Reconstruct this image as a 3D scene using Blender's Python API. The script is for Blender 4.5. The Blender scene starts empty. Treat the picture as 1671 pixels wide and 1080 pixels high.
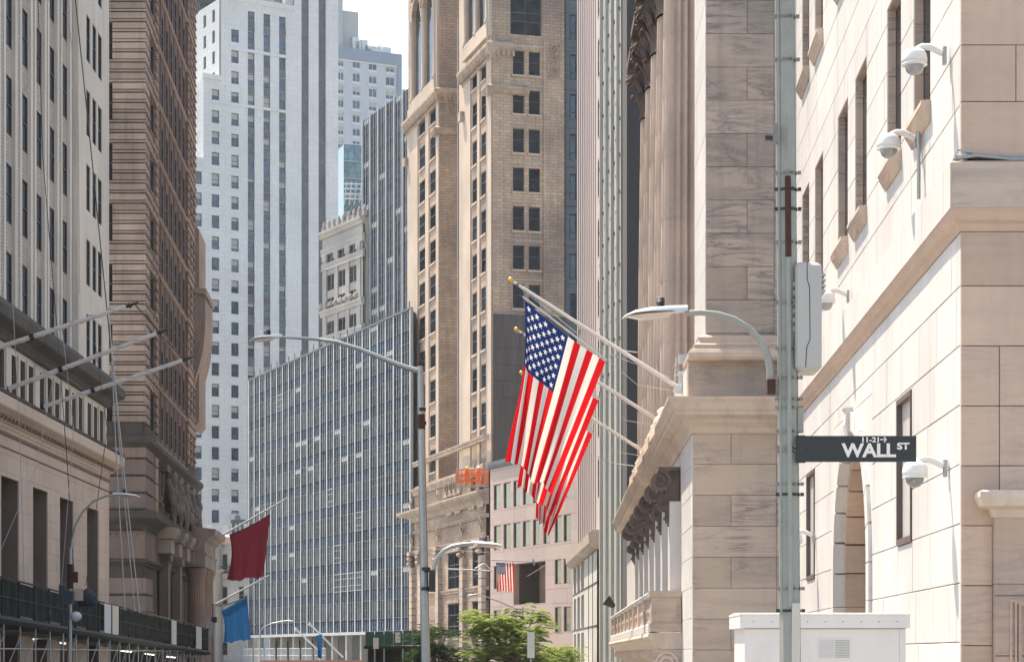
import bpy, math, random
from math import sin, cos, pi, radians, hypot, atan2, sqrt
from mathutils import Vector, Matrix
random.seed(7)
S = bpy.context.scene
C = S.collection
# ------------------------------------------------------------------ camera, sky, sun, exposure
F, CX, HY, CZ = 3500.0, 835.5, 1068.0, 1.7          # focal length in photo pixels, centre column, horizon row, eye height
cam = bpy.data.cameras.new('camera'); camo = bpy.data.objects.new('camera', cam); C.objects.link(camo)
camo.location = (0, 0, CZ); camo.rotation_euler = (radians(90), 0, 0)
cam.sensor_width = 36; cam.lens = F/1671*36; cam.shift_y = (HY-540)/1671
cam.clip_start = .1; cam.clip_end = 4000
S.camera = camo
SUN = Vector((-.31, .40, 1.0)).normalized()
w = bpy.data.worlds.new('World'); S.world = w; w.use_nodes = True
nt = w.node_tree; bg = nt.nodes['Background']
sky = nt.nodes.new('ShaderNodeTexSky'); sky.sky_type = 'NISHITA'; sky.sun_disc = False
sky.sun_elevation = math.asin(SUN.z); sky.sun_rotation = atan2(SUN.x, SUN.y)
sky.air_density = 1.0; sky.dust_density = 1.6; sky.ozone_density = 1.0
nt.links.new(sky.outputs[0], bg.inputs[0]); bg.inputs[1].default_value = .15
sl = bpy.data.lights.new('sun', 'SUN'); sl.energy = 3.7; sl.angle = radians(.5); sl.color = (1, .95, .88)
so = bpy.data.objects.new('sun', sl); C.objects.link(so); so.rotation_euler = SUN.to_track_quat('Z', 'Y').to_euler(); so.location = (-40, 40, 120)
S.view_settings.view_transform = 'Standard'; S.view_settings.look = 'None'
S.view_settings.exposure = 1.42; S.view_settings.gamma = 1; S.view_settings.use_curve_mapping = False
S.view_settings.use_white_balance = True; S.view_settings.white_balance_temperature = 7500; S.view_settings.white_balance_tint = 9
S.cycles.max_bounces = 7; S.cycles.diffuse_bounces = 4; S.cycles.transparent_max_bounces = 12
S.cycles.volume_bounces = 1
S.cycles.use_denoising = True

def X(px, Y): return (px-CX)/F*Y
def Z(py, Y): return CZ+(HY-py)/F*Y
# ------------------------------------------------------------------ frames: facade planes
class Fr:
    """A vertical plane: local x runs to the right as seen from outside, outward is n, up is z."""
    def __init__(s, x, y, dx, dy):
        L = hypot(dx, dy); s.x, s.y, s.ux, s.uy = x, y, dx/L, dy/L; s.th = atan2(dy, dx)
    def w(s, u, n=0, z=0): return Vector((s.x+u*s.ux+n*s.uy, s.y+u*s.uy-n*s.ux, z))
    def u(s, px):
        k = (px-CX)/F; return (k*s.y-s.x)/(s.ux-k*s.uy)
    def Y(s, u): return s.y+u*s.uy
    def z(s, px, py): return Z(py, s.Y(s.u(px)))
# ------------------------------------------------------------------ mesh builder (u, n, z) -> (x, -n, z)
class MB:
    def __init__(s): s.v = []; s.f = []; s.m = []; s.sm = []
    def add(s, vs, fs, mi=0, smooth=False):
        b = len(s.v); s.v += vs
        for f in fs: s.f.append([b+i for i in f]); s.m.append(mi); s.sm.append(smooth)
    def box(s, a, b, n0, n1, z0, z1, mi=0):
        y0, y1 = -n1, -n0
        s.add([(a,y0,z0),(b,y0,z0),(b,y1,z0),(a,y1,z0),(a,y0,z1),(b,y0,z1),(b,y1,z1),(a,y1,z1)],
              [(0,3,2,1),(4,5,6,7),(0,1,5,4),(1,2,6,5),(2,3,7,6),(3,0,4,7)], mi)
    def quad(s, *p, mi=0): s.add([tuple(q) for q in p], [tuple(range(len(p)))], mi)
    def block(s, a, b, z0, z1, n=0.0, d=.06, c=.015):
        """stone face: chamfered front, open back"""
        c = min(c, (b-a)*.3, (z1-z0)*.3)
        o = [(a,-n+d,z0),(b,-n+d,z0),(b,-n+d,z1),(a,-n+d,z1),(a,-n+c,z0),(b,-n+c,z0),(b,-n+c,z1),(a,-n+c,z1),
             (a+c,-n,z0+c),(b-c,-n,z0+c),(b-c,-n,z1-c),(a+c,-n,z1-c)]
        s.add(o, [(0,1,5,4),(1,2,6,5),(2,3,7,6),(3,0,4,7),(4,5,9,8),(5,6,10,9),(6,7,11,10),(7,4,8,11),(8,9,10,11)])
    def wall(s, u0, u1, z0, z1, holes=(), n=0, depth=.3, mi=0, mr=None):
        """a wall face with real openings and their reveals"""
        mr = mi if mr is None else mr
        us = sorted({u0, u1, *[h[0] for h in holes], *[h[1] for h in holes]}); us = [u for u in us if u0-1e-6 <= u <= u1+1e-6]
        for a, b in zip(us, us[1:]):
            if b-a < 1e-5: continue
            m = (a+b)/2; z = z0
            for h in sorted([h for h in holes if h[0] < m < h[1]], key=lambda h: h[2]):
                if h[2] > z: s.quad((a,-n,z),(b,-n,z),(b,-n,min(h[2],z1)),(a,-n,min(h[2],z1)), mi=mi)
                z = max(z, h[3])
                if z >= z1: break
            if z < z1: s.quad((a,-n,z),(b,-n,z),(b,-n,z1),(a,-n,z1), mi=mi)
        for a, b, c, d in holes:
            y0, y1 = -n, -n+depth
            s.add([(a,y0,c),(b,y0,c),(b,y0,d),(a,y0,d),(a,y1,c),(b,y1,c),(b,y1,d),(a,y1,d)],
                  [(0,4,5,1),(1,5,6,2),(2,6,7,3),(3,7,4,0)], mr)
    def prof(s, u0, u1, p, mi=0, cap=True):
        """extrude a profile [(n, z)...] along u"""
        k = len(p); s.add([(u0,-n,z) for n, z in p]+[(u1,-n,z) for n, z in p], [(i,(i+1)%k,k+(i+1)%k,k+i) for i in range(k)], mi)
        if cap: s.add([(u0,-n,z) for n, z in p], [tuple(range(k))], mi); s.add([(u1,-n,z) for n, z in p], [tuple(range(k))[::-1]], mi)
    def sweep(s, path, p, mi=0):
        """profile [(out, z)...] along a plan polyline with mitred corners; out is to the right of travel"""
        N = []
        for a, b in zip(path, path[1:]):
            L = hypot(b[0]-a[0], b[1]-a[1]); N.append(((b[1]-a[1])/L, -(b[0]-a[0])/L))
        M = [N[0]]
        for a, b in zip(N, N[1:]):
            t = 1+a[0]*b[0]+a[1]*b[1]; M.append(((a[0]+b[0])/t, (a[1]+b[1])/t))
        M.append(N[-1]); k = len(p); vs = []
        for q, m in zip(path, M): vs += [(q[0]+m[0]*o, q[1]+m[1]*o, z) for o, z in p]
        fs = []
        for i in range(len(path)-1):
            for j in range(k): fs.append((i*k+j, (i+1)*k+j, (i+1)*k+(j+1)%k, i*k+(j+1)%k))
        fs += [tuple(range(k)), tuple((len(path)-1)*k+j for j in range(k))[::-1]]
        s.add(vs, fs, mi)
    def tube(s, pts, r, k=8, mi=0, cap=True):
        pts = [Vector(p) for p in pts]; n = len(pts); R = r if isinstance(r, (list, tuple)) else [r]*n
        up = None; rings = []
        for i, p in enumerate(pts):
            t = (pts[min(i+1,n-1)]-pts[max(i-1,0)]).normalized()
            if up is None: up = Vector((0,0,1)) if abs(t.z) < .9 else Vector((1,0,0))
            a = t.cross(up)
            if a.length < 1e-5: a = t.cross(Vector((0,1,0)))
            a.normalize(); b = t.cross(a).normalized(); up = a.cross(t).normalized()
            rings.append([tuple(p+(a*cos(2*pi*j/k)+b*sin(2*pi*j/k))*R[i]) for j in range(k)])
        vs = [v for rr in rings for v in rr]
        fs = [(i*k+j, i*k+(j+1)%k, (i+1)*k+(j+1)%k, (i+1)*k+j) for i in range(n-1) for j in range(k)]
        s.add(vs, fs, mi, k > 5)
        if cap: s.add(rings[0], [tuple(range(k))[::-1]], mi); s.add(rings[-1], [tuple(range(k))], mi)
    def lathe(s, p, k=16, mi=0, c=(0,0,0), smooth=True, flute=0, a0=0, a1=2*pi, fd=.06):
        """p = [(r, z)...]"""
        n = len(p); vs = []; full = abs(a1-a0-2*pi) < 1e-6; kk = k if full else k+1
        for r, z in p:
            for j in range(kk):
                a = a0+(a1-a0)*j/k; q = r*(1-(fd*abs(sin(a*flute/2))**.6 if flute else 0))
                vs.append((c[0]+q*cos(a), c[1]+q*sin(a), c[2]+z))
        s.add(vs, [(i*kk+j, i*kk+(j+1)%kk, (i+1)*kk+(j+1)%kk, (i+1)*kk+j) for i in range(n-1) for j in range(k)], mi, smooth)
    def mesh(s, name):
        me = bpy.data.meshes.new(name); me.from_pydata(s.v, [], s.f)
        if len(set(s.m)) > 1: me.polygons.foreach_set('material_index', s.m)
        if any(s.sm): me.polygons.foreach_set('use_smooth', s.sm)
        me.update(); return me
def mats_on(me, mats):
    for m in (mats if isinstance(mats, (list, tuple)) else [mats]): me.materials.append(m)
def thing(name, label, cat, loc=(0,0,0), group=None, rz=0):
    o = bpy.data.objects.new(name, None); C.objects.link(o); o.empty_display_size = .2
    o.location = loc; o.rotation_euler = (0,0,rz); o['label'] = label; o['category'] = cat
    if group: o['group'] = group
    return o
def put(name, mesh, parent=None, loc=(0,0,0), rz=0, kind=None, mats=None, rot=None):
    if isinstance(mesh, MB): mesh = mesh.mesh(name)
    if mats is not None: mats_on(mesh, mats)
    o = bpy.data.objects.new(name, mesh); C.objects.link(o); o.parent = parent; o.location = loc
    o.rotation_euler = rot if rot else (0,0,rz)
    if kind: o['kind'] = kind
    return o
def on(name, mesh, root, fr, u=0, n=0, z=0, mats=None, kind=None):
    """a part placed on a facade frame (root is unrotated)"""
    return put(name, mesh, root, fr.w(u, n, z)-root.location, fr.th, kind, mats)
def single(name, mb, mats, label, cat, loc=(0,0,0), group=None, rz=0):
    o = put(name, mb, None, loc, rz, None, mats); o['label'] = label; o['category'] = cat
    if group: o['group'] = group
    return o
def copy_tree(o, parent=None):
    c = o.copy(); C.objects.link(c); c.parent = parent
    for ch in o.children: copy_tree(ch, c)
    return c
# ------------------------------------------------------------------ materials
def srgb(r, g, b):
    f = lambda c: (c/255/12.92 if c <= 10 else ((c/255+.055)/1.055)**2.4)
    return (f(r), f(g), f(b), 1)
class NT:
    def __init__(s, name):
        s.m = bpy.data.materials.new(name); s.m.use_nodes = True; s.t = s.m.node_tree
        s.b = s.t.nodes['Principled BSDF']; s.out = s.t.nodes['Material Output']
    def n(s, ty, **kw):
        o = s.t.nodes.new(ty)
        for k, v in kw.items():
            if k[0] == '_': setattr(o, k[1:], v)
        return o
    def l(s, a, b): s.t.links.new(a, b)
    def math(s, op, a, b=None, c=None):
        o = s.t.nodes.new('ShaderNodeMath'); o.operation = op
        for i, q in enumerate((a, b, c)):
            if q is None: continue
            if hasattr(q, 'links'): s.l(q, o.inputs[i])
            else: o.inputs[i].default_value = q
        return o.outputs[0]
    def noise(s, vec, scale, detail=3, rough=.55, dist=0):
        o = s.t.nodes.new('ShaderNodeTexNoise'); o.inputs['Scale'].default_value = scale; o.inputs['Detail'].default_value = detail
        o.inputs['Roughness'].default_value = rough; o.inputs['Distortion'].default_value = dist
        if vec is not None: s.l(vec, o.inputs['Vector'])
        return o.outputs['Fac']
    def scalev(s, vec, x, y, z, off=None, rot=None):
        o = s.t.nodes.new('ShaderNodeMapping'); o.inputs['Scale'].default_value = (x, y, z)
        s.l(vec, o.inputs['Vector'])
        if off is not None: s.l(off, o.inputs['Location'])
        if rot is not None: s.l(rot, o.inputs['Rotation'])
        return o.outputs[0]
    def ramp(s, fac, *st):
        o = s.t.nodes.new('ShaderNodeValToRGB'); e = o.color_ramp.elements
        while len(e) < len(st): e.new(.5)
        for q, (p, c) in zip(e, st): q.position = p; q.color = c if hasattr(c, '__len__') else (c, c, c, 1)
        s.l(fac, o.inputs[0]); return o.outputs[0]
    def mix(s, fac, a, b, mode='MIX'):
        o = s.t.nodes.new('ShaderNodeMix'); o.data_type = 'RGBA'; o.blend_type = mode
        for i, q in ((0, fac), (6, a), (7, b)):
            if hasattr(q, 'links'): s.l(q, o.inputs[i])
            else: o.inputs[i].default_value = q
        return o.outputs[2]
def stone(name, c1, c2, rough=.8, big=.35, fine=14, fvar=.14, streak=.25, stc=(.25,.22,.2), rnd=.1, bump=.25, brick=None, vein=None, spec=.3, metal=0):
    """c1, c2 linear rgb; world-position noise, rain streaks, per-piece variation, optional joints and veins"""
    N = NT(name); g = N.n('ShaderNodeNewGeometry').outputs['Position']; oi = N.n('ShaderNodeObjectInfo').outputs['Random']
    col = N.mix(N.ramp(N.noise(g, big, 4), (.35, 0.), (.65, 1.)), (*c1, 1), (*c2, 1))
    f = N.noise(g, fine, 5, .7)
    k = N.math('ADD', N.math('MULTIPLY', f, fvar*2), 1-fvar)
    k = N.math('MULTIPLY', k, N.math('ADD', N.math('MULTIPLY', oi, rnd*2), 1-rnd))
    if vein:
        off = N.n('ShaderNodeCombineXYZ'); N.l(N.math('MULTIPLY', oi, 37), off.inputs[0]); N.l(N.math('MULTIPLY', oi, 91), off.inputs[2])
        rot = N.n('ShaderNodeCombineXYZ'); N.l(N.math('MULTIPLY', N.math('SUBTRACT', N.math('FRACT', N.math('MULTIPLY', oi, 17)), .5), 1.3), rot.inputs[1])
        v = N.scalev(g, .5, .5, 3.4, off.outputs[0], rot.outputs[0])
        a = N.math('ABSOLUTE', N.math('SUBTRACT', N.noise(v, 1.3, 6, .62, 1.2), .5))
        m2 = N.ramp(N.noise(g, .8, 2), (.38, 0.), (.62, 1.))
        a = N.math('MULTIPLY', N.ramp(a, (0, 1.), (.035, .35), (.11, 0.)), m2)
        sm = N.ramp(N.noise(v, .6, 5, .6, .6), (.5, 0.), (.75, 1.))
        a = N.math('MAXIMUM', a, N.math('MULTIPLY', sm, .55))
        col = N.mix(N.math('MULTIPLY', a, vein[1]), col, (*vein[0], 1))
    if streak:
        s_ = N.noise(N.scalev(g, 2.2, 2.2, .16), 1.6, 4, .6)
        col = N.mix(N.math('MULTIPLY', N.ramp(s_, (.48, 0.), (.75, 1.)), streak), col, (*stc, 1))
    bh = f
    if brick:
        tc = N.n('ShaderNodeTexCoord').outputs['Object']; sp = N.n('ShaderNodeSeparateXYZ'); N.l(tc, sp.inputs[0])
        cb = N.n('ShaderNodeCombineXYZ'); N.l(sp.outputs[0], cb.inputs[0]); N.l(sp.outputs[2], cb.inputs[1])
        br = N.n('ShaderNodeTexBrick'); N.l(cb.outputs[0], br.inputs['Vector'])
        bw, bhh, mo, dk, va = brick
        br.inputs['Scale'].default_value = 1; br.inputs['Brick Width'].default_value = bw; br.inputs['Row Height'].default_value = bhh
        br.inputs['Mortar Size'].default_value = mo; br.inputs['Mortar Smooth'].default_value = .3
        br.inputs['Color1'].default_value = (1-va, 1-va, 1-va, 1); br.inputs['Color2'].default_value = (1+va*.5, 1+va*.45, 1+va*.4, 1); br.inputs['Mortar'].default_value = (dk, dk*.95, dk*.9, 1)
        col = N.mix(1., col, br.outputs['Color'], 'MULTIPLY')
        bh = N.math('SUBTRACT', f, N.math('MULTIPLY', br.outputs['Fac'], 1.5))
    col = N.mix(1., col, N.n('ShaderNodeCombineColor').outputs[0], 'MULTIPLY')
    cc = [x for x in N.t.nodes if x.bl_idname == 'ShaderNodeCombineColor'][0]
    for i in range(3): N.l(k, cc.inputs[i])
    N.l(col, N.b.inputs['Base Color']); N.b.inputs['Roughness'].default_value = rough; N.b.inputs['Metallic'].default_value = metal
    N.b.inputs['Specular IOR Level'].default_value = spec
    if bump:
        bp = N.n('ShaderNodeBump'); bp.inputs['Strength'].default_value = bump; bp.inputs['Distance'].default_value = .02
        N.l(bh, bp.inputs['Height']); N.l(bp.outputs[0], N.b.inputs['Normal'])
    return N.m
def plain(name, c, rough=.6, metal=0, spec=.5, var=.12, sc=6, bump=0, dirt=None):
    N = NT(name); g = N.n('ShaderNodeNewGeometry').outputs['Position']
    f = N.noise(g, sc, 5, .65)
    c2 = tuple(q*(1-var*2) for q in c); c3 = tuple(min(1, q*(1+var)) for q in c)
    col = N.mix(f, (*c2, 1), (*c3, 1))
    if dirt: col = N.mix(N.math('MULTIPLY', N.ramp(N.noise(N.scalev(g, 1, 1, .4), sc*.8, 6, .7), (.5, 0.), (.66, 1.)), dirt[1]), col, (*dirt[0], 1))
    N.l(col, N.b.inputs['Base Color']); N.b.inputs['Roughness'].default_value = rough; N.b.inputs['Metallic'].default_value = metal
    N.b.inputs['Specular IOR Level'].default_value = spec
    if bump:
        bp = N.n('ShaderNodeBump'); bp.inputs['Strength'].default_value = bump; bp.inputs['Distance'].default_value = .01
        N.l(f, bp.inputs['Height']); N.l(bp.outputs[0], N.b.inputs['Normal'])
    return N.m
def glass(name, c, rough=.06, spec=.8, var=.5, metal=0):
    """a window pane: dark room behind a reflecting, slightly wavy sheet"""
    N = NT(name); g = N.n('ShaderNodeNewGeometry').outputs['Position']; oi = N.n('ShaderNodeObjectInfo').outputs['Random']
    k = N.math('ADD', N.math('MULTIPLY', oi, var*1.6), 1-var*.8)
    f = N.math('ADD', N.math('MULTIPLY', N.ramp(N.noise(g, 1.1, 4, .6), (.35, 0.), (.65, 1.)), .9), .5)
    cc = N.n('ShaderNodeCombineColor'); kk = N.math('MULTIPLY', k, f)
    for i in range(3): N.l(N.math('MULTIPLY', kk, c[i]), cc.inputs[i])
    N.l(cc.outputs[0], N.b.inputs['Base Color']); N.b.inputs['Roughness'].default_value = rough
    N.b.inputs['Specular IOR Level'].default_value = spec; N.b.inputs['Metallic'].default_value = metal
    bp = N.n('ShaderNodeBump'); bp.inputs['Strength'].default_value = .12; bp.inputs['Distance'].default_value = .05
    N.l(N.noise(g, .9, 2), bp.inputs['Height']); N.l(bp.outputs[0], N.b.inputs['Normal'])
    return N.m
M = {}
M['marble_sun'] = stone('sunlit_white_marble', (.62,.585,.56), (.54,.51,.49), .55, .5, 9, .08, .45, (.40,.38,.37), .05, .12, vein=((.50,.48,.48), .22))  # paler marble copy for sunlit sides; part of that light is in the colour
M['marble_shade'] = stone('shaded_tan_marble', (.58,.40,.30), (.48,.345,.265), .6, .5, 9, .09, .25, (.30,.25,.23), .13, .2, vein=((.30,.24,.23), .45))  # darker, pinker copy for shaded fronts; the shade is put into its colour
M['marble_grey_shade'] = stone('shaded_veined_marble', (.48,.375,.305), (.40,.33,.28), .6, .6, 9, .12, .40, (.20,.18,.17), .14, .2, vein=((.13,.12,.13), .85))  # veined copy for the upper pier front, its shade mixed into the colour
M['marble_warm_shade'] = stone('shaded_warm_marble', (.58,.445,.35), (.52,.41,.33), .6, .6, 9, .10, .25, (.30,.25,.22), .13, .2, vein=((.22,.17,.17), .95))  # warm copy for the exchange front and reveals, shade included in the colour
M['mould'] = stone('weathered_moulding_stone', (.62,.50,.41), (.56,.44,.36), .7, .25, 8, .14, .35, (.24,.19,.16), .12, .35)
M['carved'] = stone('grimy_shaded_carved_stone', (.10,.075,.065), (.19,.145,.125), .8, 1.5, 10, .3, .4, (.08,.06,.06), .1, .6)  # grime and the shade on the capitals are both put into this colour
M['shaft'] = stone('column_stone', (.60,.46,.375), (.48,.375,.31), .7, .7, 6, .16, .5, (.25,.19,.17), .012, .25)
M['joint'] = plain('dark_mortar', (.16,.13,.12), .95)
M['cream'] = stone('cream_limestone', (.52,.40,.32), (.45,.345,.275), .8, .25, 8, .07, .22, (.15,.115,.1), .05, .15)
M['cream_jamb'] = stone('dark_limestone', (.20,.148,.122), (.17,.127,.105), .8, .3, 8, .1, .3, (.09,.07,.06), .05, .15)  # darker limestone on reveals, string mouldings and dentils
M['cream_hi'] = stone('grey_cream_stone', (.60,.53,.46), (.52,.46,.40), .8, .2, 8, .07, .3, (.20,.175,.15), .05, .15)
M['cream_brick'] = stone('pale_ribbed_brick', (.50,.44,.385), (.42,.375,.33), .85, .3, 9, .1, .2, (.16,.14,.12), 0, .5, brick=(.24, .13, .022, .45, .15))
M['darkcorn'] = stone('near_black_stone', (.055,.048,.042), (.085,.07,.06), .85, .8, 6, .3, .4, (.02,.02,.018), .05, .4)  # near-black stone for cornices and the wall behind the rusticated courses
M['brown'] = stone('brown_rusticated_stone', (.38,.295,.24), (.25,.195,.165), .85, .3, 8, .12, .35, (.06,.045,.04), .16, .3)
M['brown_brick'] = stone('brown_brick', (.185,.115,.09), (.15,.095,.076), .85, .3, 9, .12, .3, (.05,.035,.03), 0, .4, brick=(.5, .2, .03, .6, .12))
M['brown_side'] = stone('warm_brown_stone', (.36,.25,.19), (.26,.185,.15), .85, .3, 8, .12, .3, (.1,.065,.05), .1, .3)
M['tower'] = stone('white_glazed_brick', (.60,.605,.60), (.53,.54,.54), .7, .06, 3, .06, .35, (.36,.36,.36), 0, .1, brick=(2.0, .9, .035, .86, .04))
M['tower_dark'] = stone('dark_grey_spandrel', (.075,.085,.10), (.11,.12,.135), .5, .5, 2, .25, .3, (.16,.17,.18), .15, .2)
M['alum'] = plain('pale_metal_fin', (.40,.42,.44), .5, .2, .5, .12, 1.2)
M['spandrel'] = glass('dark_blue_spandrel_glass', (.025,.040,.065), .25, .0, .35)
M['gridpane'] = glass('office_glass_with_blinds', (.045,.056,.066), .15, .0, .6)
M['tan'] = stone('tan_terracotta_brick', (.50,.365,.265), (.25,.19,.155), .85, .13, 4, .12, .5, (.19,.165,.15), 0, .4, brick=(.72, .30, .028, .62, .16))
M['tan_s'] = stone('tan_terracotta', (.50,.40,.32), (.40,.32,.26), .85, .2, 5, .10, .35, (.22,.18,.155), .06, .3)
M['tan_orn'] = stone('tan_ornament', (.44,.34,.26), (.28,.22,.18), .85, 1.2, 6, .35, .3, (.13,.11,.1), .1, .6)
M['pinkpanel'] = stone('pink_granite_panel', (.50,.37,.33), (.45,.34,.31), .6, .15, 5, .05, .2, (.30,.22,.2), .05, .1)
M['greywall'] = stone('grey_render', (.085,.072,.066), (.068,.058,.055), .8, .15, 5, .08, .3, (.2,.18,.17), 0, .1)
M['bluegrey'] = stone('blue_grey_stone', (.14,.165,.20), (.115,.135,.165), .7, .15, 5, .06, .3, (.09,.1,.11), 0, .15, brick=(3.5, 1.3, .04, .6, .05))
M['hotel'] = stone('haze_tinted_brick', (.44,.465,.50), (.39,.42,.46), .8, .1, 5, .05, .1, (.3,.3,.3), 0, .1)  # beige brick drawn bluish: distance haze and sky tint put into the colour
M['old'] = stone('old_pale_stone', (.42,.39,.355), (.31,.29,.27), .8, .2, 5, .12, .4, (.22,.20,.19), .05, .3)
M['pinkfin'] = stone('pale_pink_fin', (.46,.37,.35), (.42,.34,.33), .6, .3, 4, .06, .2, (.3,.23,.22), .04, .1)
M['greenfin'] = stone('grey_green_metal', (.45,.44,.405), (.40,.395,.37), .5, .3, 3, .12, .4, (.16,.18,.175), .05, .2)
M['darkslot'] = plain('dark_recess', (.03,.03,.033), .7)
M['darkwall'] = plain('dark_grey_wall', (.05,.048,.05), .85, var=.2)  # dark grey colour of the narrow strip left of the columns
M['win'] = glass('window_glass', (.016,.02,.026), .05, .09)
M['win_dim'] = glass('dim_window_glass', (.022,.027,.034), .3, .0, .6)
M['winb'] = glass('sky_tinted_office_glass', (.03,.065,.105), .03, .7, .4)  # blue of the reflected sky is tinted into the pane colour
M['blind'] = plain('pale_window_blind', (.36,.36,.35), .6, var=.15)
M['frame'] = plain('dark_window_frame', (.035,.04,.05), .5)
M['framew'] = plain('white_window_frame', (.55,.57,.58), .5)
M['teal'] = glass('teal_curtain_glass', (.07,.16,.19), .08, .9, .3)
M['galv'] = plain('galvanised_steel', (.36,.38,.38), .45, .6, .5, .15, 9)
M['polepaint'] = plain('weathered_green_grey_paint', (.31,.305,.265), .55, 0, .5, .18, 7, .1, dirt=((.30,.31,.29), .7))
M['rust'] = plain('rusty_steel', (.09,.04,.03), .85, .2, .3, .25, 18, .2)
M['steel'] = plain('worn_steel_band', (.25,.22,.20), .45, .7, .5, .25, 30)
M['lamp'] = plain('pale_grey_lamp_housing', (.56,.58,.57), .4, 0, .5, .06, 12)
M['lens'] = plain('prismatic_lens', (.62,.50,.44), .25, 0, .6, .1, 30)
M['black'] = plain('black_plastic', (.02,.02,.022), .5)
M['boxgrey'] = plain('warm_grey_cabinet_paint', (.43,.40,.37), .5, 0, .4, .03, 3)
M['white'] = plain('white_painted_metal', (.76,.68,.63), .45, 0, .4, .03, 2.5, dirt=((.55,.50,.46), .35))
M['camwhite'] = plain('off_white_camera_plastic', (.68,.67,.65), .35, 0, .5, .04, 8)
M['dome'] = glass('smoked_dome', (.25,.25,.26), .05, 1., .1)
M['signblack'] = plain('black_sign_face', (.012,.013,.014), .35, 0, .5, .1, 20)
M['signwhite'] = plain('reflective_letter', (.80,.72,.66), .5, 0, .4, .02, 5)
M['gold'] = plain('gilded_ball', (.75,.45,.10), .3, .7, .5, .08, 20)
M['polew'] = plain('white_flagpole_paint', (.68,.62,.58), .45, 0, .5, .08, 14)
M['rope'] = plain('pale_rope', (.45,.43,.42), .8)
M['cable'] = plain('dark_cable', (.06,.055,.06), .7)
M['netting'] = plain('green_black_debris_net', (.016,.022,.018), .9, 0, .2, .35, 3)
M['timber'] = plain('dark_shed_timber', (.035,.035,.03), .85, var=.3)
M['greenply'] = plain('green_plywood', (.035,.11,.085), .7, var=.2, sc=1.5)
M['leaf1'] = None
M['asphalt'] = stone('asphalt', (.05,.05,.052), (.06,.06,.06), .9, .4, 30, .15, 0, rnd=0)
M['concrete'] = stone('pavement_concrete', (.30,.29,.27), (.25,.24,.23), .9, .5, 20, .12, 0, rnd=0)
M['paint'] = plain('road_paint', (.75,.75,.72), .7)
M['red'] = plain('red_sign_panel', (.35,.02,.02), .6)
M['maroon'] = None
M['orange'] = plain('orange_safety_mesh', (.80,.16,.03), .7, var=.2, sc=8)
M['hivis'] = plain('orange_work_vest', (.85,.20,.02), .8)
M['skin'] = plain('skin', (.45,.27,.2), .6)
M['denim'] = plain('dark_work_trousers', (.05,.06,.10), .8)
M['bark'] = plain('tree_bark', (.10,.08,.06), .9, var=.3, sc=12, bump=.4)
def leafmat(name, c, c2):
    N = NT(name); oi = N.n('ShaderNodeNewGeometry'); 
    f = N.noise(oi.outputs['Position'], 2.2, 3); col = N.mix(N.ramp(f, (.35, 0.), (.65, 1.)), (*c, 1), (*c2, 1))
    d = N.n('ShaderNodeBsdfDiffuse'); t = N.n('ShaderNodeBsdfTranslucent'); N.l(col, d.inputs[0]); N.l(col, t.inputs[0])
    m = N.n('ShaderNodeMixShader'); m.inputs[0].default_value = .5; N.l(d.outputs[0], m.inputs[1]); N.l(t.outputs[0], m.inputs[2]); N.l(m.outputs[0], N.out.inputs[0])
    return N.m
M['leaf'] = leafmat('honey_locust_leaf', (.20,.28,.07), (.36,.42,.16))
M['leafd'] = leafmat('dark_leaf', (.04,.075,.03), (.07,.11,.045))
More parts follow.
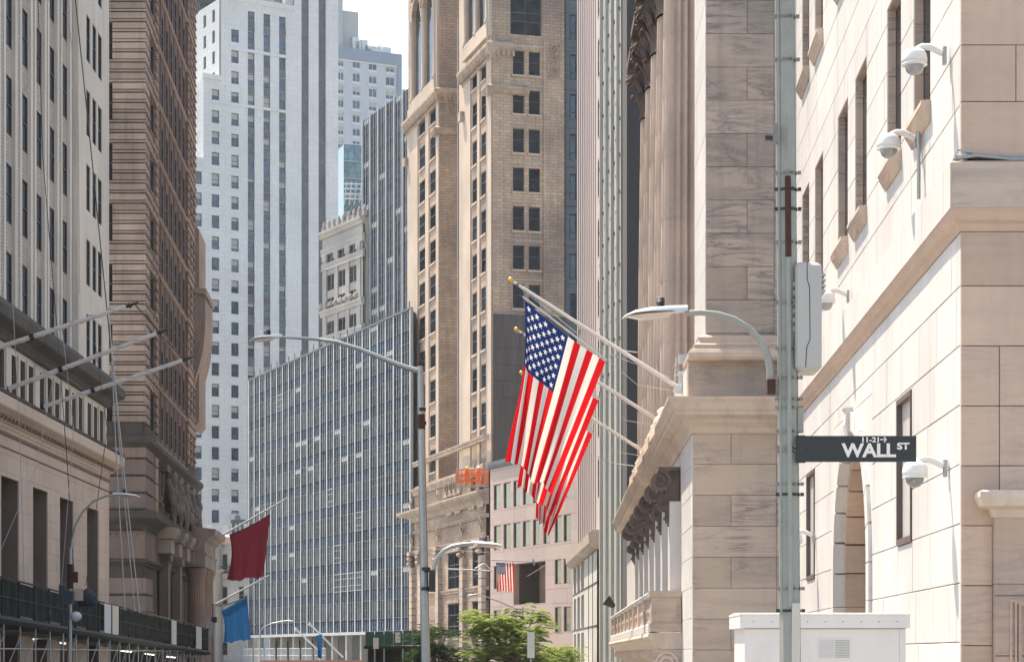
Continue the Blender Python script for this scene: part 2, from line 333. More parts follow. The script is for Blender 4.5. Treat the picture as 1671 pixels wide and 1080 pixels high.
def cloth(name, col=None, flag=False, tr=.45):
    N = NT(name)
    if flag:
        uv = N.n('ShaderNodeUVMap').outputs[0]; sp = N.n('ShaderNodeSeparateXYZ'); N.l(uv, sp.inputs[0]); u, v = sp.outputs[0], sp.outputs[1]   # u along the fly 0..1, v 0 bottom .. 1 top
        st = N.math('MODULO', N.math('FLOOR', N.math('MULTIPLY', N.math('SUBTRACT', .99999, v), 13)), 2)
        c = N.mix(st, (.60,.012,.02,1), (.74,.71,.68,1))
        # canton with fifty stars: 11 x 9 half-cells, a star where column + row is even
        cu = N.math('MULTIPLY', u, 12/.40); cv = N.math('MULTIPLY', N.math('DIVIDE', N.math('SUBTRACT', v, 6/13), 7/13), 10)
        ru, rv = N.math('ROUND', cu), N.math('ROUND', cv)
        dx = N.math('MULTIPLY', N.math('SUBTRACT', cu, ru), .40/12*1.55); dy = N.math('MULTIPLY', N.math('SUBTRACT', cv, rv), 7/13/10)
        r = N.math('SQRT', N.math('ADD', N.math('MULTIPLY', dx, dx), N.math('MULTIPLY', dy, dy)))
        a = N.math('ARCTAN2', dx, dy); a = N.math('ABSOLUTE', N.math('SUBTRACT', N.math('MODULO', N.math('ADD', a, 2*pi+radians(36)), radians(72)), radians(36)))
        e = N.math('ADD', N.math('MULTIPLY', N.math('MULTIPLY', r, N.math('COSINE', a)), .2245), N.math('MULTIPLY', N.math('MULTIPLY', r, N.math('SINE', a)), .691))
        star = N.math('LESS_THAN', e, .2245*.034)
        par = N.math('LESS_THAN', N.math('ABSOLUTE', N.math('MODULO', N.math('ADD', ru, rv), 2)), .5)
        inb = N.math('MULTIPLY', N.math('MULTIPLY', N.math('GREATER_THAN', ru, .5), N.math('LESS_THAN', ru, 11.5)), N.math('MULTIPLY', N.math('GREATER_THAN', rv, .5), N.math('LESS_THAN', rv, 9.5)))
        star = N.math('MULTIPLY', N.math('MULTIPLY', star, par), inb)
        can = N.mix(star, (.012,.032,.14,1), (.78,.78,.78,1))
        isc = N.math('MULTIPLY', N.math('LESS_THAN', u, .40), N.math('GREATER_THAN', v, 6/13))
        c = N.mix(isc, c, can)
    else: c = N.mix(N.noise(N.n('ShaderNodeNewGeometry').outputs['Position'], 2, 4), tuple(q*.8 for q in col)+(1,), tuple(q*1.2 for q in col)+(1,))
    d = N.n('ShaderNodeBsdfDiffuse'); t = N.n('ShaderNodeBsdfTranslucent'); N.l(c, d.inputs[0]); N.l(c, t.inputs[0])
    tc = N.n('ShaderNodeNewGeometry').outputs['Position']; bp = N.n('ShaderNodeBump'); bp.inputs['Strength'].default_value = .35; bp.inputs['Distance'].default_value = .03
    N.l(N.noise(tc, 7, 3), bp.inputs['Height']); N.l(bp.outputs[0], d.inputs['Normal'])
    m = N.n('ShaderNodeMixShader'); m.inputs[0].default_value = tr; N.l(d.outputs[0], m.inputs[1]); N.l(t.outputs[0], m.inputs[2]); N.l(m.outputs[0], N.out.inputs[0])
    return N.m
M['flag'] = cloth('flag_cloth', flag=True); M['maroon'] = cloth('maroon_cloth', (.085,.010,.018)); M['bluecloth'] = cloth('blue_cloth', (.012,.075,.19))
# ------------------------------------------------------------------ pieces laid on a facade
BC = {}
def cut(r, h):
    a, b, c, d = r; e, f, g, i = h
    if f <= a+1e-4 or e >= b-1e-4 or i <= c+1e-4 or g >= d-1e-4: return [r]
    out = []
    if e > a+.03: out.append((a, e, c, d))
    if f < b-.03: out.append((f, b, c, d))
    m0, m1 = max(a, e), min(b, f)
    if i < d-.03: out.append((m0, m1, i, d))
    if g > c+.03: out.append((m0, m1, c, g))
    return out
def lay(root, fr, rects, mat, n=0, gap=.012, d=.06, name='stone_block', limit=290, ch=.012, key=''):
    """one object per stone; those past the limit are joined as stuff. The biggest in the picture come first."""
    def vis(r):
        Y0 = max(5, fr.Y((r[0]+r[1])/2)); k = abs(fr.w(r[0]).x/fr.w(r[0]).y-fr.w(r[1]).x/fr.w(r[1]).y); return k*(r[3]-r[2])/Y0
    rects = sorted(rects, key=vis, reverse=True); rest = MB()
    for i, (a, b, c, dd) in enumerate(rects):
        if i < limit:
            kk = (round(b-a, 2), round(dd-c, 2), mat.name, d, ch, gap)
            if kk not in BC:
                m = MB(); m.block(gap/2, b-a-gap/2, gap/2, dd-c-gap/2, 0, d, ch); me = m.mesh(name); mats_on(me, mat); BC[kk] = me
            on(name, BC[kk], root, fr, a, n+random.uniform(-.002, .002), c)
        else: rest.block(a+gap/2, b-gap/2, c+gap/2, dd-gap/2, n, d, ch)
    if rest.v: on(name+'_rest', rest, root, fr, mats=mat, kind='stuff')
def courses(u0, u1, z0, z1, h, L, holes=(), jit=.12, shift=.5):
    out = []; z = z0; k = 0
    while z < z1-.05:
        zt = min(z+h, z1); u = u0-L*((k*shift) % 1)
        while u < u1:
            e = u+L*(1+random.uniform(-jit, jit)); a, b = max(u, u0), min(e, u1)
            if u1-b < .15: b = u1; e = u1+1
            if b-a > .05:
                rs = [(a, b, z, zt)]
                for hh in holes: rs = [q for r in rs for q in cut(r, hh)]
                out += rs
            u = e
        z = zt; k += 1
    return out
WC = {}
def window(root, fr, a, b, c, d, n=-.25, fw=.06, bars=(0,), rail=(.5,), fm='frame', gm='win', blind=0., name='window'):
    """window frame part with a pane sub-part; blind = share of the pane covered from the top"""
    kk = (round(b-a, 2), round(d-c, 2), fw, tuple(bars), tuple(rail), fm, gm, round(blind, 2))
    W, H = b-a, d-c
    if kk not in WC:
        m = MB(); m.box(0, fw, 0, .06, 0, H); m.box(W-fw, W, 0, .06, 0, H); m.box(fw, W-fw, 0, .06, 0, fw); m.box(fw, W-fw, 0, .06, H-fw, H)
        for r in rail: m.box(fw, W-fw, .004, .055, H*r-fw*.4, H*r+fw*.4)
        for q in bars:
            if q: m.box(W*q-fw*.35, W*q+fw*.35, .006, .058, fw, H-fw)
        me = m.mesh('window'); mats_on(me, M[fm])
        p = MB(); hz = H-fw-(H-2*fw)*blind
        p.quad((fw,-.02,fw),(W-fw,-.02,fw),(W-fw,-.02,hz),(fw,-.02,hz), mi=0)
        if blind: p.quad((fw,-.022,hz),(W-fw,-.022,hz),(W-fw,-.022,H-fw),(fw,-.022,H-fw), mi=1)
        pe = p.mesh('pane'); mats_on(pe, [M[gm], M['blind']]); WC[kk] = (me, pe)
    me, pe = WC[kk]
    o = on(name, me, root, fr, a, n, c); put('pane', pe, o); return o
def backbox(root, pts, z0, z1, mat, name='core'):
    """closed prism behind the facades, plan points in world xy"""
    L = root.location; k = len(pts); m = MB()
    m.add([(x-L.x, y-L.y, z0) for x, y in pts]+[(x-L.x, y-L.y, z1) for x, y in pts], [(i,(i+1)%k,k+(i+1)%k,k+i) for i in range(k)]+[tuple(range(k))[::-1], tuple(range(k, 2*k))])
    return put(name, m, root, mats=mat)
def swept(name, root, path, p, mat):
    L = root.location; m = MB(); m.sweep([(x-L.x, y-L.y) for x, y in path], p); return put(name, m, root, mats=mat)
def xy(fr, u, n=0): q = fr.w(u, n); return (q.x, q.y)
# ------------------------------------------------------------------ ground
def ground():
    m = MB(); m.quad((-900,-60,-.0),(900,-60,0),(900,3500,0),(-900,3500,0)); put('ground', m, kind='structure', mats=M['concrete'])
    m = MB(); m.quad((-11.5,-20,.004),(-.8,-20,.004),(-1.5,420,.004),(-14,420,.004)); put('road', m, kind='structure', mats=M['asphalt'])
    for nm, x0, x1, x2, x3 in (('pavement', -18.5, -11.5, -14, -24), ('pavement', -.8, 4.6, 3.5, -1.5)):
        m = MB(); v = [(x0,-20),(x1,-20),(x2,420),(x3,420)]
        m.add([(x,y,.006) for x, y in v]+[(x,y,.13) for x, y in v], [(4,5,6,7),(0,1,5,4),(1,2,6,5),(2,3,7,6),(3,0,4,7)]); put(nm, m, kind='structure', mats=M['concrete'])
    for k in range(12):
        m = MB(); m.quad((-6.2,6+k*9,.008),(-6.05,6+k*9,.008),(-6.05,9+k*9,.008),(-6.2,9+k*9,.008)); put('lane_marking', m, kind='structure', mats=M['paint'])
ground()
# ------------------------------------------------------------------ right: marble building with arch and slit windows
def right_building():
    Y0 = 22; x0 = X(1568, Y0); t = thing('marble_building', 'sunlit pale marble building at the right edge with arch, slit windows and cameras', 'building', (x0, Y0, 0))
    s = Fr(x0, Y0, -.0379, -1); f = Fr(x0, Y0, 1, 0); yu = lambda Y: (Y0-Y)*hypot(1, .0379)
    H = 17; z0, z1 = 6.04, 6.72
    hs = []; wins = [(24.75,1.25),(27.05,1.25),(30.4,1.3),(32.6,1.3),(36.05,1.3),(38.3,1.25)]
    for Yc, wd in wins:
        for a, b in ((7.95, 10.0), (12.05, 14.3)): hs.append((yu(Yc+wd/2), yu(Yc-wd/2), a, b))
    slit = [(yu(26.56), yu(25.38), 3.04, 4.84), (yu(37.8), yu(36.5), 3.0, 4.87), (yu(41.6), yu(40.6), 3.6, 4.9)]
    ca, R, sp = yu(31.3), 2.0, 2.95; arch = (ca-R-.28, ca+R+.28, 0, sp+R+.28)
    L = yu(41.8)
    lo = courses(L, -.03, .0, z0, .61, 1.45, slit+[arch]); 
    lo = [(a, b, c, d) for a, b, c, d in lo]
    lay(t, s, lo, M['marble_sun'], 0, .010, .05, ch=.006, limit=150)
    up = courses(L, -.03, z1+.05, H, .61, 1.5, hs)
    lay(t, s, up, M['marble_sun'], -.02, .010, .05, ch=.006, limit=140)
    m = MB(); m.wall(L, -.03, 0, H, hs+slit+[arch], -.045, .5); on('wall', m, t, s, mats=M['marble_warm_shade'])
    # jamb stones of the upper windows, glass, sills
    for a, b, c, d in hs:
        m = MB(); n0 = -.13
        for q in range(int((d-c)/.6)+1):
            zz = c+q*.6; ze = min(zz+.592, d)
            m.box(a, a+.02, n0, -.03, zz, ze)
        on('jamb', m, t, s, mats=M['marble_warm_shade'])
        m = MB(); m.box(a+.02, b, -.20, -.14, c, d); o = on('window', m, t, s, mats=M['frame'])
        m = MB(); m.quad((a+.1,.135,c+.08),(b-.08,.135,c+.08),(b-.08,.135,d-.08),(a+.1,.135,d-.08)); put('pane', m, o, mats=M['win'])
        m = MB(); m.prof(a-.06, b+.06, [(-.12,c-.02),(.09,c-.03),(.10,c-.09),(.08,c-.11),(.08,c-.13),(-.0,c-.27),(-.12,c-.27)]); on('window_sill', m, t, s, mats=M['marble_warm_shade'])
    for a, b, c, d in slit:
        m = MB(); w_ = .04; m.box(a, a+w_, -.12, .02, c, d); m.box(b-w_, b, -.12, .02, c, d); m.box(a+w_, b-w_, -.12, .02, c, c+w_*2); m.box(a+w_, b-w_, -.12, .02, d-w_*1.5, d)
        o = on('slit_window', m, t, s, mats=M['rustframe'])
        m = MB(); m.quad((a+w_,.05,c+w_),(b-w_,.05,c+w_),(b-w_,.05,d-w_),(a+w_,.05,d-w_)); put('pane', m, o, mats=plain('frosted_pane', (.58,.55,.53), .25, var=.08) if 'frost' not in M else M['frost'])
    # arch: spandrels, ring, recess
    def arc(r, k=20): return [(ca-r*cos(pi*i/k), sp+r*sin(pi*i/k)) for i in range(k+1)]
    for sg in (0, 1):
        A = arc(R+.28); A = A[:11] if sg == 0 else A[10:]
        cx = arch[0] if sg == 0 else arch[1]; m = MB()
        P = [(cx, -0.002, arch[3])]; 
        for (u, z), (u2, z2) in zip(A, A[1:]): m.add([(cx,.002,arch[3]),(u,.002,z),(u2,.002,z2)], [(0,1,2)])
        on('spandrel', m, t, s, mats=M['marble_sun'])
    for r0, r1, n1, n0, mt in ((R, R+.28, .05, -.5, 'marble_sun'), (R-.14, R, -.12, -.6, 'marble_shade')):
        k = 13; 
        for i in range(k):
            a0, a1 = pi*i/k+.008, pi*(i+1)/k-.008; m = MB(); vs = []
            for nn in (n1, n0):
                for (r, a) in ((r0, a0), (r1, a0), (r1, (a0+a1)/2), (r1, a1), (r0, a1), (r0, (a0+a1)/2)): vs.append((ca-r*cos(a), -nn, sp+r*sin(a)))
            m.add(vs, [(0,1,2,3,4,5),(0,6,7,1),(1,7,8,2),(2,8,9,3),(3,9,10,4),(4,10,11,5),(5,11,6,0)]); on('arch_stone', m, t, s, mats=M[mt])
        for sg in (-1, 1):
            for q in range(5):
                a, b = sorted((ca+sg*r0, ca+sg*r1)); m = MB(); m.box(a, b, n0, n1, q*.61+.004, min(sp, (q+1)*.61)-.004); on('arch_jamb', m, t, s, mats=M[mt])
    m = MB(); kz = sp+R; m.prof(ca-.14, ca+.14, [(-.1,kz-.1),(.07,kz-.08),(.11,kz+.1),(.10,kz+.30),(.13,kz+.34),(-.1,kz+.36)]); on('keystone', m, t, s, mats=M['marble_sun'])
    rc = []
    for i in range(9):
        z = i*.61; 
        if z > sp+R: break
        zt = min(z+.61, sp+R); hw = R if z < sp else sqrt(max(0, R*R-(z-sp)**2)); 
        rc += [(ca-hw, ca-.3+.5*(i%2), z, zt), (ca-.3+.5*(i%2), ca+hw, z, zt)]
    lay(t, s, [r for r in rc if r[1]-r[0] > .1], M['marble_grey_shade'], -.62, .012, .05, name='recess_stone')
    m = MB(); m.box(ca-1.35, ca-1.25, -.6, -.4, 0, sp+1.35); m.box(ca+1.2, ca+1.3, -.6, -.45, 0, sp+1.3); on('recess_moulding', m, t, s, mats=M['marble_sun'])
    m = MB(); m.lathe([(.0,.05),(.06,.04),(.05,0),(0,0)], 8, c=(0,0,0)); q = on('wall_stud', m, t, s, ca+.6, -.56, 3.0, mats=M['black'])
    # front (shade) courses
    k = (1568-CX)/F
    fr = []; px = lambda p: (p-1568)/159.1
    zz = CZ+(1068-1052.7)/159.1; rows = [zz-.614*3+i*.614 for i in range(13)]
    spl = {0: 1631, 1: None, 2: 1620, 3: 1631, 4: 1631}
    for i, z in enumerate(rows):
        if z > z0-.05: break
        zt = min(z+.614, z0)
        if z < 3.0:
            fr.append((0, px(1620), z, zt))
        elif z < 4.7: fr += [(0, px(1631), z, zt), (px(1631), 3.2, z, zt)]
        else: fr += [(0, 1.05 if i % 2 else 1.6, z, zt), (1.05 if i % 2 else 1.6, 3.2, z, zt)]
    z = z1+.07; i = 0
    while z < H:
        sp_ = px(1658) if i % 2 else 1.15
        fr += [(0, sp_, z, z+.58), (sp_, 3.2, z, z+.58)] if i in (1, 3, 4, 6, 7, 9, 10) else [(0, 1.9, z, z+.58), (1.9, 3.2, z, z+.58)]
        z += .58; i += 1
    lay(t, f, fr, M['marble_shade'], -.0, .008, .07, name='stone_block', ch=.003)
    m = MB(); m.box(.14, 9, -.6, -.072, 0, H); on('front_core', m, t, f, mats=M['joint'])
    m = MB(); m.box(.5, 9, -6, -.6, 0, H); on('front_core', m, t, f, mats=M['joint'])
    # lit return of the front pier is the side wall itself; cornice sweeps round the corner
    pr = [(-.3,z0),(.012,z0),(.03,z0+.03),(.035,z0+.07),(.075,z0+.10),(.10,z0+.18),(.113,z0+.2),(.118,z0+.21),(.118,z1),(.06,z1+.03),(-.3,z1+.06)]
    o = swept('cornice', t, [xy(s, L), xy(s, 0), xy(f, 6)], pr, M['marble_shade'])
    # lit face of the cornice band
    i = 0; u = L
    while u < -.1:
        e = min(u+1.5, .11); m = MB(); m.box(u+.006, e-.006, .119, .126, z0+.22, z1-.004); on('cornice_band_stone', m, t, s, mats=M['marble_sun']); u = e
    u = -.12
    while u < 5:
        e = u+1.25; m = MB(); m.box(u+.006, e-.006, .119, .126, z0+.22, z1-.004); on('cornice_band_stone', m, t, f, mats=M['marble_warm_shade']); u = e
    # door surround on the front
    a = px(1620); m = MB(); zc = 1.7+(1068-845)/159.1
    m.box(a, 4, -.02, .10, 0, zc-.68); on('door_surround', m, t, f, mats=M['marble_shade'])
    m = MB(); m.box(a, 4, -.02, .11, zc-.675, zc); on('lintel', m, t, f, mats=M['marble_shade'])
    swept('door_cap', t, [xy(f, a, -.0), xy(f, a, .1), xy(f, 4, .1)][0:1]+[xy(f, a, .1), xy(f, 4, .1)], [(-.05,zc),(.02,zc+.0),(.05,zc+.08),(.15,zc+.11),(.19,zc+.2),(.19,zc+.25),(.16,zc+.27),(-.05,zc+.27)], M['mould'])
    for q, (o_, w_) in enumerate(((.15,.025),(.2,.02),(.235,.03))):
        m = MB(); m.box(a+o_, a+o_+w_, .10, .115+.012*q, 0, zc-.78-o_*.4); m.box(a+o_+w_, 4, .10, .115+.012*q, zc-.78-o_*.4-w_, zc-.78-o_*.4); on('panel_mould', m, t, f, mats=M['marble_shade'])
    for z in (1.07, 1.685, 2.30): m = MB(); m.box(a+.004, 4, .1005, .1035, z, z+.012); on('joint_line', m, t, f, mats=M['joint'])
    return t, s, f, yu
M['rustframe'] = plain('brown_metal_frame', (.12,.09,.08), .6)
M['frost'] = plain('frosted_pane', (.58,.55,.53), .25, var=.08)
RB, RBs, RBf, rbu = right_building()
# ------------------------------------------------------------------ right: temple-fronted exchange building
def exchange():
    Y0 = 42; x0 = X(1130, Y0); t = thing('exchange_building', 'veined marble columned building with balcony and cornice behind the street sign pole', 'building', (x0, Y0, 0))
    s = Fr(x0, Y0, -.0193, -1); f = Fr(x0, Y0, 1, 0); q = 3500/42.; yu = lambda Y: (Y0-Y)*1.0002
    zf = lambda py: CZ+(HY-py)/q; pf = lambda p: (p-1130)/q
    zc0, zc1 = zf(707), 6.70
    W = pf(1300)
    # front lower wall
    rs = []; z = zf(1112+50.4*2); i = 0
    joints = [zf(707+50.4*k) for k in range(10, -1, -1)]
    for k in range(10):
        a, b = joints[k], joints[k+1]; kk = 9-k
        if kk % 2 == 0: rs += [(0, pf(1193), a, b), (pf(1193), pf(1267), a, b), (pf(1267), W, a, b)]
        else: rs += [(0, pf(1267), a, b), (pf(1267), W, a, b)]
    lay(t, f, rs, M['marble_warm_shade'], 0, .008, .07, ch=.003)
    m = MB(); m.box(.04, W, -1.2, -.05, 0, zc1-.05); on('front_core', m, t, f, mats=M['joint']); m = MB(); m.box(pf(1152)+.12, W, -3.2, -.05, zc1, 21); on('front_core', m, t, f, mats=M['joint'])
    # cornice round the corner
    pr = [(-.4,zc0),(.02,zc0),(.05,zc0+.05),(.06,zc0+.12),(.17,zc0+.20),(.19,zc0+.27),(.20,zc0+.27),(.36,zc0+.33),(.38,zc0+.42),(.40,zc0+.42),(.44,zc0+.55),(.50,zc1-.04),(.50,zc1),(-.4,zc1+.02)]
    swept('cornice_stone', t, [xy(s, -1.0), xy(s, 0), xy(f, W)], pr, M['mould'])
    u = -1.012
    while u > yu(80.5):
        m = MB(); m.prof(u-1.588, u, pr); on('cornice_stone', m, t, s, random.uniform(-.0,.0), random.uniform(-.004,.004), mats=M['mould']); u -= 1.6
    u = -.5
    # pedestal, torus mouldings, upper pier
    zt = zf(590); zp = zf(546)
    m = MB(); m.box(pf(1123)+.0, W, -.4, .0, zc1+.005, zt); on('pedestal', m, t, f, n=.02, mats=M['marble_grey_shade'])
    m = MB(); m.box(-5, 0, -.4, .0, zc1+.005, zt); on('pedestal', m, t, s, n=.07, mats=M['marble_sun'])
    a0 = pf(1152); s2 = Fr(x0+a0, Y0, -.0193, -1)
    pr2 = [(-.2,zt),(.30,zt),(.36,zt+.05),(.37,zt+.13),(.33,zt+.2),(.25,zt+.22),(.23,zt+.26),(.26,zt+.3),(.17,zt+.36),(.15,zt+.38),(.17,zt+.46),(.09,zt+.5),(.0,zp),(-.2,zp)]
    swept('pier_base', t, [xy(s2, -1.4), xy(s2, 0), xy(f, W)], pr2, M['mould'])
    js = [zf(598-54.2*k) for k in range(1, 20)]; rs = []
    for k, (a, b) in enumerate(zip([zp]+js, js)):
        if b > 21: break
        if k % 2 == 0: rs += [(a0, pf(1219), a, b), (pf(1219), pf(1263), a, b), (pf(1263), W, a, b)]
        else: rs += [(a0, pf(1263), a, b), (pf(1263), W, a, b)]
    lay(t, f, rs, M['marble_grey_shade'], .02, .008, .09, ch=.003)
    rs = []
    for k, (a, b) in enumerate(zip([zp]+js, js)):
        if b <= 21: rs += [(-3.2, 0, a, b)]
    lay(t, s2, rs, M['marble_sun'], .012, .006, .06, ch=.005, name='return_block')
    
    # giant columns
    cx0, cy = X(1077, 48), 48; r = .72; zb = zc1+.1; ztop = 16.9
    sh = MB(); prof = [(r*1.18,0),(r*1.22,.12),(r*1.12,.22),(r*1.05,.26),(r*1.1,.36),(r*1.0,.42)]
    n = 7; drums = []
    for k in range(n+1):
        z = .45+(ztop-zb-.45)*k/n; drums.append((r*(1-.13*(k/n)**1.5), z))
    base = MB(); base.lathe(prof, 32); base.box(-r*1.25, r*1.25, -r*1.25, r*1.25, -.25, 0); bme = base.mesh('column_base'); mats_on(bme, M['mould'])
    dm = []
    for (ra, za), (rb, zb_) in zip(drums, drums[1:]):
        m = MB(); m.lathe([(ra*.999,za+.002),(ra,za+.006),(rb,zb_-.006),(rb*.999,zb_-.002)], 224, flute=24, smooth=True, fd=.17); me = m.mesh('drum'); mats_on(me, M['shaft']); dm.append(me)
    # capital: bell, two rings of curled leaves, corner volutes, abacus
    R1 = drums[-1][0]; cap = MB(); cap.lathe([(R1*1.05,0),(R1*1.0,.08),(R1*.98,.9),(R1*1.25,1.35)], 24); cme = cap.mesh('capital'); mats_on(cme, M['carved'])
    lf = MB()
    def leaf(mb, a, z, h, wd, out):
        path = [(R1*1.0, 0, wd), (R1*1.06, h*.45, wd*1.05), (R1*1.1+out*.4, h*.8, wd*.9), (R1*1.1+out, h, wd*.6), (R1*1.1+out*1.25, h*.9, wd*.35), (R1*1.1+out*1.1, h*.8, wd*.1)]
        vs = []
        for rr, dz, w_ in path:
            for sgn in (-1, -.5, 0, .5, 1): vs.append(((rr-.05*abs(sgn))*cos(a)-sgn*w_*sin(a), (rr-.05*abs(sgn))*sin(a)+sgn*w_*cos(a), z+dz+(.03 if abs(sgn) == .5 else 0)))
        mb.add(vs, [(i*5+j, i*5+j+1, (i+1)*5+j+1, (i+1)*5+j) for i in range(5) for j in range(4)])
    lme = []
    for z, h, wd, out, off in ((.05,.62,.19,.2,0), (.1,1.05,.17,.3,.5)):
        m = MB(); leaf(m, 0, z, h, wd, out); me = m.mesh('leaf'); mats_on(me, M['carved']); lme.append((me, off))
    vo = MB()
    for tt in range(14): pass
    sp = [Vector((R1*1.15+.42+.2*(1-k/16)*cos(k*.7), 0, 1.32+.2*(1-k/16)*sin(k*.7))) for k in range(15)]; vo.tube([Vector((R1*.95,0,.8)), Vector((R1*1.2,0,1.3)), Vector((R1*1.15+.3,0,1.5))]+sp, [.1,.09,.08]+[.08*(1-k/22) for k in range(15)], 6)
    vme = vo.mesh('volute'); mats_on(vme, M['carved'])
    ab = MB(); ab.box(-r*1.35, r*1.35, -r*1.35, r*1.35, 1.62, 1.82); abm = ab.mesh('abacus'); mats_on(abm, M['carved'])
    for k in range(5):
        cyk = 48+3.25*k; cxk = cx0+r+.0193*3.25*k; L = Vector((cxk, cyk, zb))-t.location
        c = put('column', bme, t, L)
        for me in dm: put('drum', me, c)
        cp = put('capital', cme, t, L+Vector((0,0,ztop-zb)))
        put('abacus', abm, cp)
        for me, off in lme:
            for j in range(10): put('leaf', me, cp, rz=2*pi*(j+off)/10)
        for j in range(4): put('volute', vme, cp, rz=pi/4+j*pi/2)
    m = MB(); m.box(0, 36, -1.6, .0, zc1-.1, zc1+.09); on('stylobate', m, t, Fr(xy(s,yu(80))[0], xy(s,yu(80))[1], .0193, -1), mats=M['mould'])
    m = MB(); yy = (cx0+r+.1)-x0; m.box(yu(64.5), yu(43.5), -2.2, -.0+.2, ztop+1.83, ztop+3.6); on('entablature', m, t, s, n=-.3, mats=M['mould'])
    m = MB(); m.box(yu(65), yu(44), -8, -2.6, zc1, ztop+2); on('rear_wall', m, t, s, mats=M['marble_shade'])
    # lower side wall with pilasters and window bays
    bays = [46.5+3.25*k for k in range(7)]
    holes = [(yu(b+2.75), yu(b+.5), 3.3, 5.0) for b in bays[:-1]]
    m = MB(); m.wall(yu(80), -.0, 0, zc0, holes, -.02, .35); on('side_wall', m, t, s, mats=M['marble_sun'])
    m = MB(); m.box(yu(80), -.1, -1.2, -.42, 0, zc0); on('side_core', m, t, s, mats=M['darkslot'])
    lay(t, s, courses(yu(45.6), 0, 0, zc0, .605, 1.7), M['marble_sun'], 0, .008, .04, ch=.006, name='corner_stone')
    for b in bays:
        m = MB(); m.box(yu(b+.36), yu(b-.36), -.05, .22, 2.9, 5.0); on('pilaster', m, t, s, mats=M['marble_sun'])
        # scroll console
        m = MB(); P = []
        def scroll(c0, c1, r0, turns, w0, w1, hw):
            pts = [Vector((0, -(c0+r0*(1-k/22*.8)*cos(k/22*turns*2*pi+pi*.5)), c1+r0*(1-k/22*.8)*sin(k/22*turns*2*pi+pi*.5))) for k in range(22)]
            for a_, b_ in zip(pts, pts[1:]):
                th = .05; d_ = (b_-a_).normalized(); nn = Vector((0,-d_.z,d_.y))*th
                m.add([tuple(p+Vector((sx,0,0))) for sx in (-hw, hw) for p in (a_-nn, a_+nn, b_+nn, b_-nn)], [(0,1,2,3),(7,6,5,4),(0,4,5,1),(1,5,6,2),(2,6,7,3),(3,7,4,0)])
        scroll(.42, .72, .24, 1.6, 0, 0, .26); scroll(.34, .24, .15, 1.4, 0, 0, .23)
        ring = [(0, -(.42+.2*cos(a)), .72+.2*sin(a)) for a in [j*pi/7 for j in range(14)]]
        m.add([(x+sx*.22, y, z) for sx in (-1, 1) for x, y, z in ring], [tuple(range(14)), tuple(range(14, 28))[::-1]])
        ring = [(0, -(.34+.12*cos(a)), .24+.12*sin(a)) for a in [j*pi/6 for j in range(12)]]
        m.add([(x+sx*.2, y, z) for sx in (-1, 1) for x, y, z in ring], [tuple(range(12)), tuple(range(12, 24))[::-1]])
        m.box(-.2, .2, 0, .3, -.05, 1.0); m.box(-.27, .27, 0, .46, .95, 1.03)
        for j in range(5): m.box(-.09+.02*j, .09-.02*j, .22, .34-.04*j, -.1-.07*j, -.04-.07*j)
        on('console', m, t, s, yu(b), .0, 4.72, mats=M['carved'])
    for a, b, c, d in holes:
        window(t, s, a, b, c, d, -.36, .07, (.5,), (.6,))
    # balcony
    ya, yb = 45.4, 77.5; uA, uB = yu(yb), yu(ya); top, bot = 3.06, 2.19; P = .66
    m = MB(); m.prof(uA, uB, [(.0,bot-.02),(P+.04,bot-.02),(P+.07,bot-.1),(P+.05,bot-.16),(P-.05,bot-.19),(P-.14,bot-.30),(P-.2,bot-.36),(0,bot-.36)]); on('balcony_floor', m, t, s, mats=M['mould'])
    m = MB(); m.prof(uA, uB-.55, [(P-.22,top-.12),(P+.03,top-.12),(P+.05,top-.05),(P+.0,top),(P-.2,top),(P-.24,top-.05)]); on('balustrade_rail', m, t, s, mats=M['marble_sun'])
    m = MB(); m.prof(uA, uB-.55, [(P-.2,bot),(P-.0,bot),(P-.0,bot+.16),(P-.03,bot+.2),(P-.18,bot+.2),(P-.2,bot+.18)]); on('balustrade_plinth', m, t, s, mats=M['marble_sun'])
    m = MB(); m.box(uB-.6, uB, 0.02, P-.01, bot+.18, top-.13); m.box(uB-.64, uB+.03, .01, P+.04, top-.13, top-.005); m.box(uB-.64, uB+.03, .01, P+.03, bot-.0, bot+.18); m.box(uB-.02, uB+.012, .12, P-.1, bot+.3, top-.22); on('balcony_pier', m, t, s, mats=M['marble_warm_shade'])
    bl = MB(); bl.lathe([(.075,0),(.075,.04),(.045,.08),(.085,.2),(.09,.26),(.05,.38),(.04,.44),(.06,.47),(.06,.53)], 10); bm = bl.mesh('baluster'); mats_on(bm, M['marble_warm_shade'])
    u = uB-.8; k = 0
    while u > uA:
        if k % 9 == 8:
            m = MB(); m.box(-.22, .22, P-.24, P+.01, 0, .55); on('balustrade_pier', m, t, s, u-.1, 0, bot+.2, mats=M['marble_warm_shade']); u -= .55
        else: on('baluster', bm, t, s, u, P-.1, bot+.2); u -= .34
        k += 1
    u = uB-.05
    for k in range(12):
        m = MB(); pts = [(0,-.9),(.14,-.85),(.18,-.6),(.2,-.4),(.34,-.25),(.5,-.2),(.55,-.1),(.5,0),(0,0)]
        m.prof(-.22, .22, pts); 
        for rr in (.16, .1, .05): m.lathe([(rr,0),(rr,.02),(rr-.03,.02),(rr-.03,0)], 14)
        o = on('bracket', m, t, s, u-.25-k*2.8, 0.0, bot-.37, mats=M['mould'])
    # scroll face of the first bracket seen from the street
    m = MB()
    for cx_, cz_, R_, tn in ((.30,-.32,.26,2.0), (.06,-.62,.12,1.5)):
        pts = [Vector((-.004, -(cx_+R_*(1-k/30*.8)*cos(k/30*tn*2*pi)), cz_+R_*(1-k/30*.8)*sin(k/30*tn*2*pi))) for k in range(31)]; m.tube(pts, .022, 6)
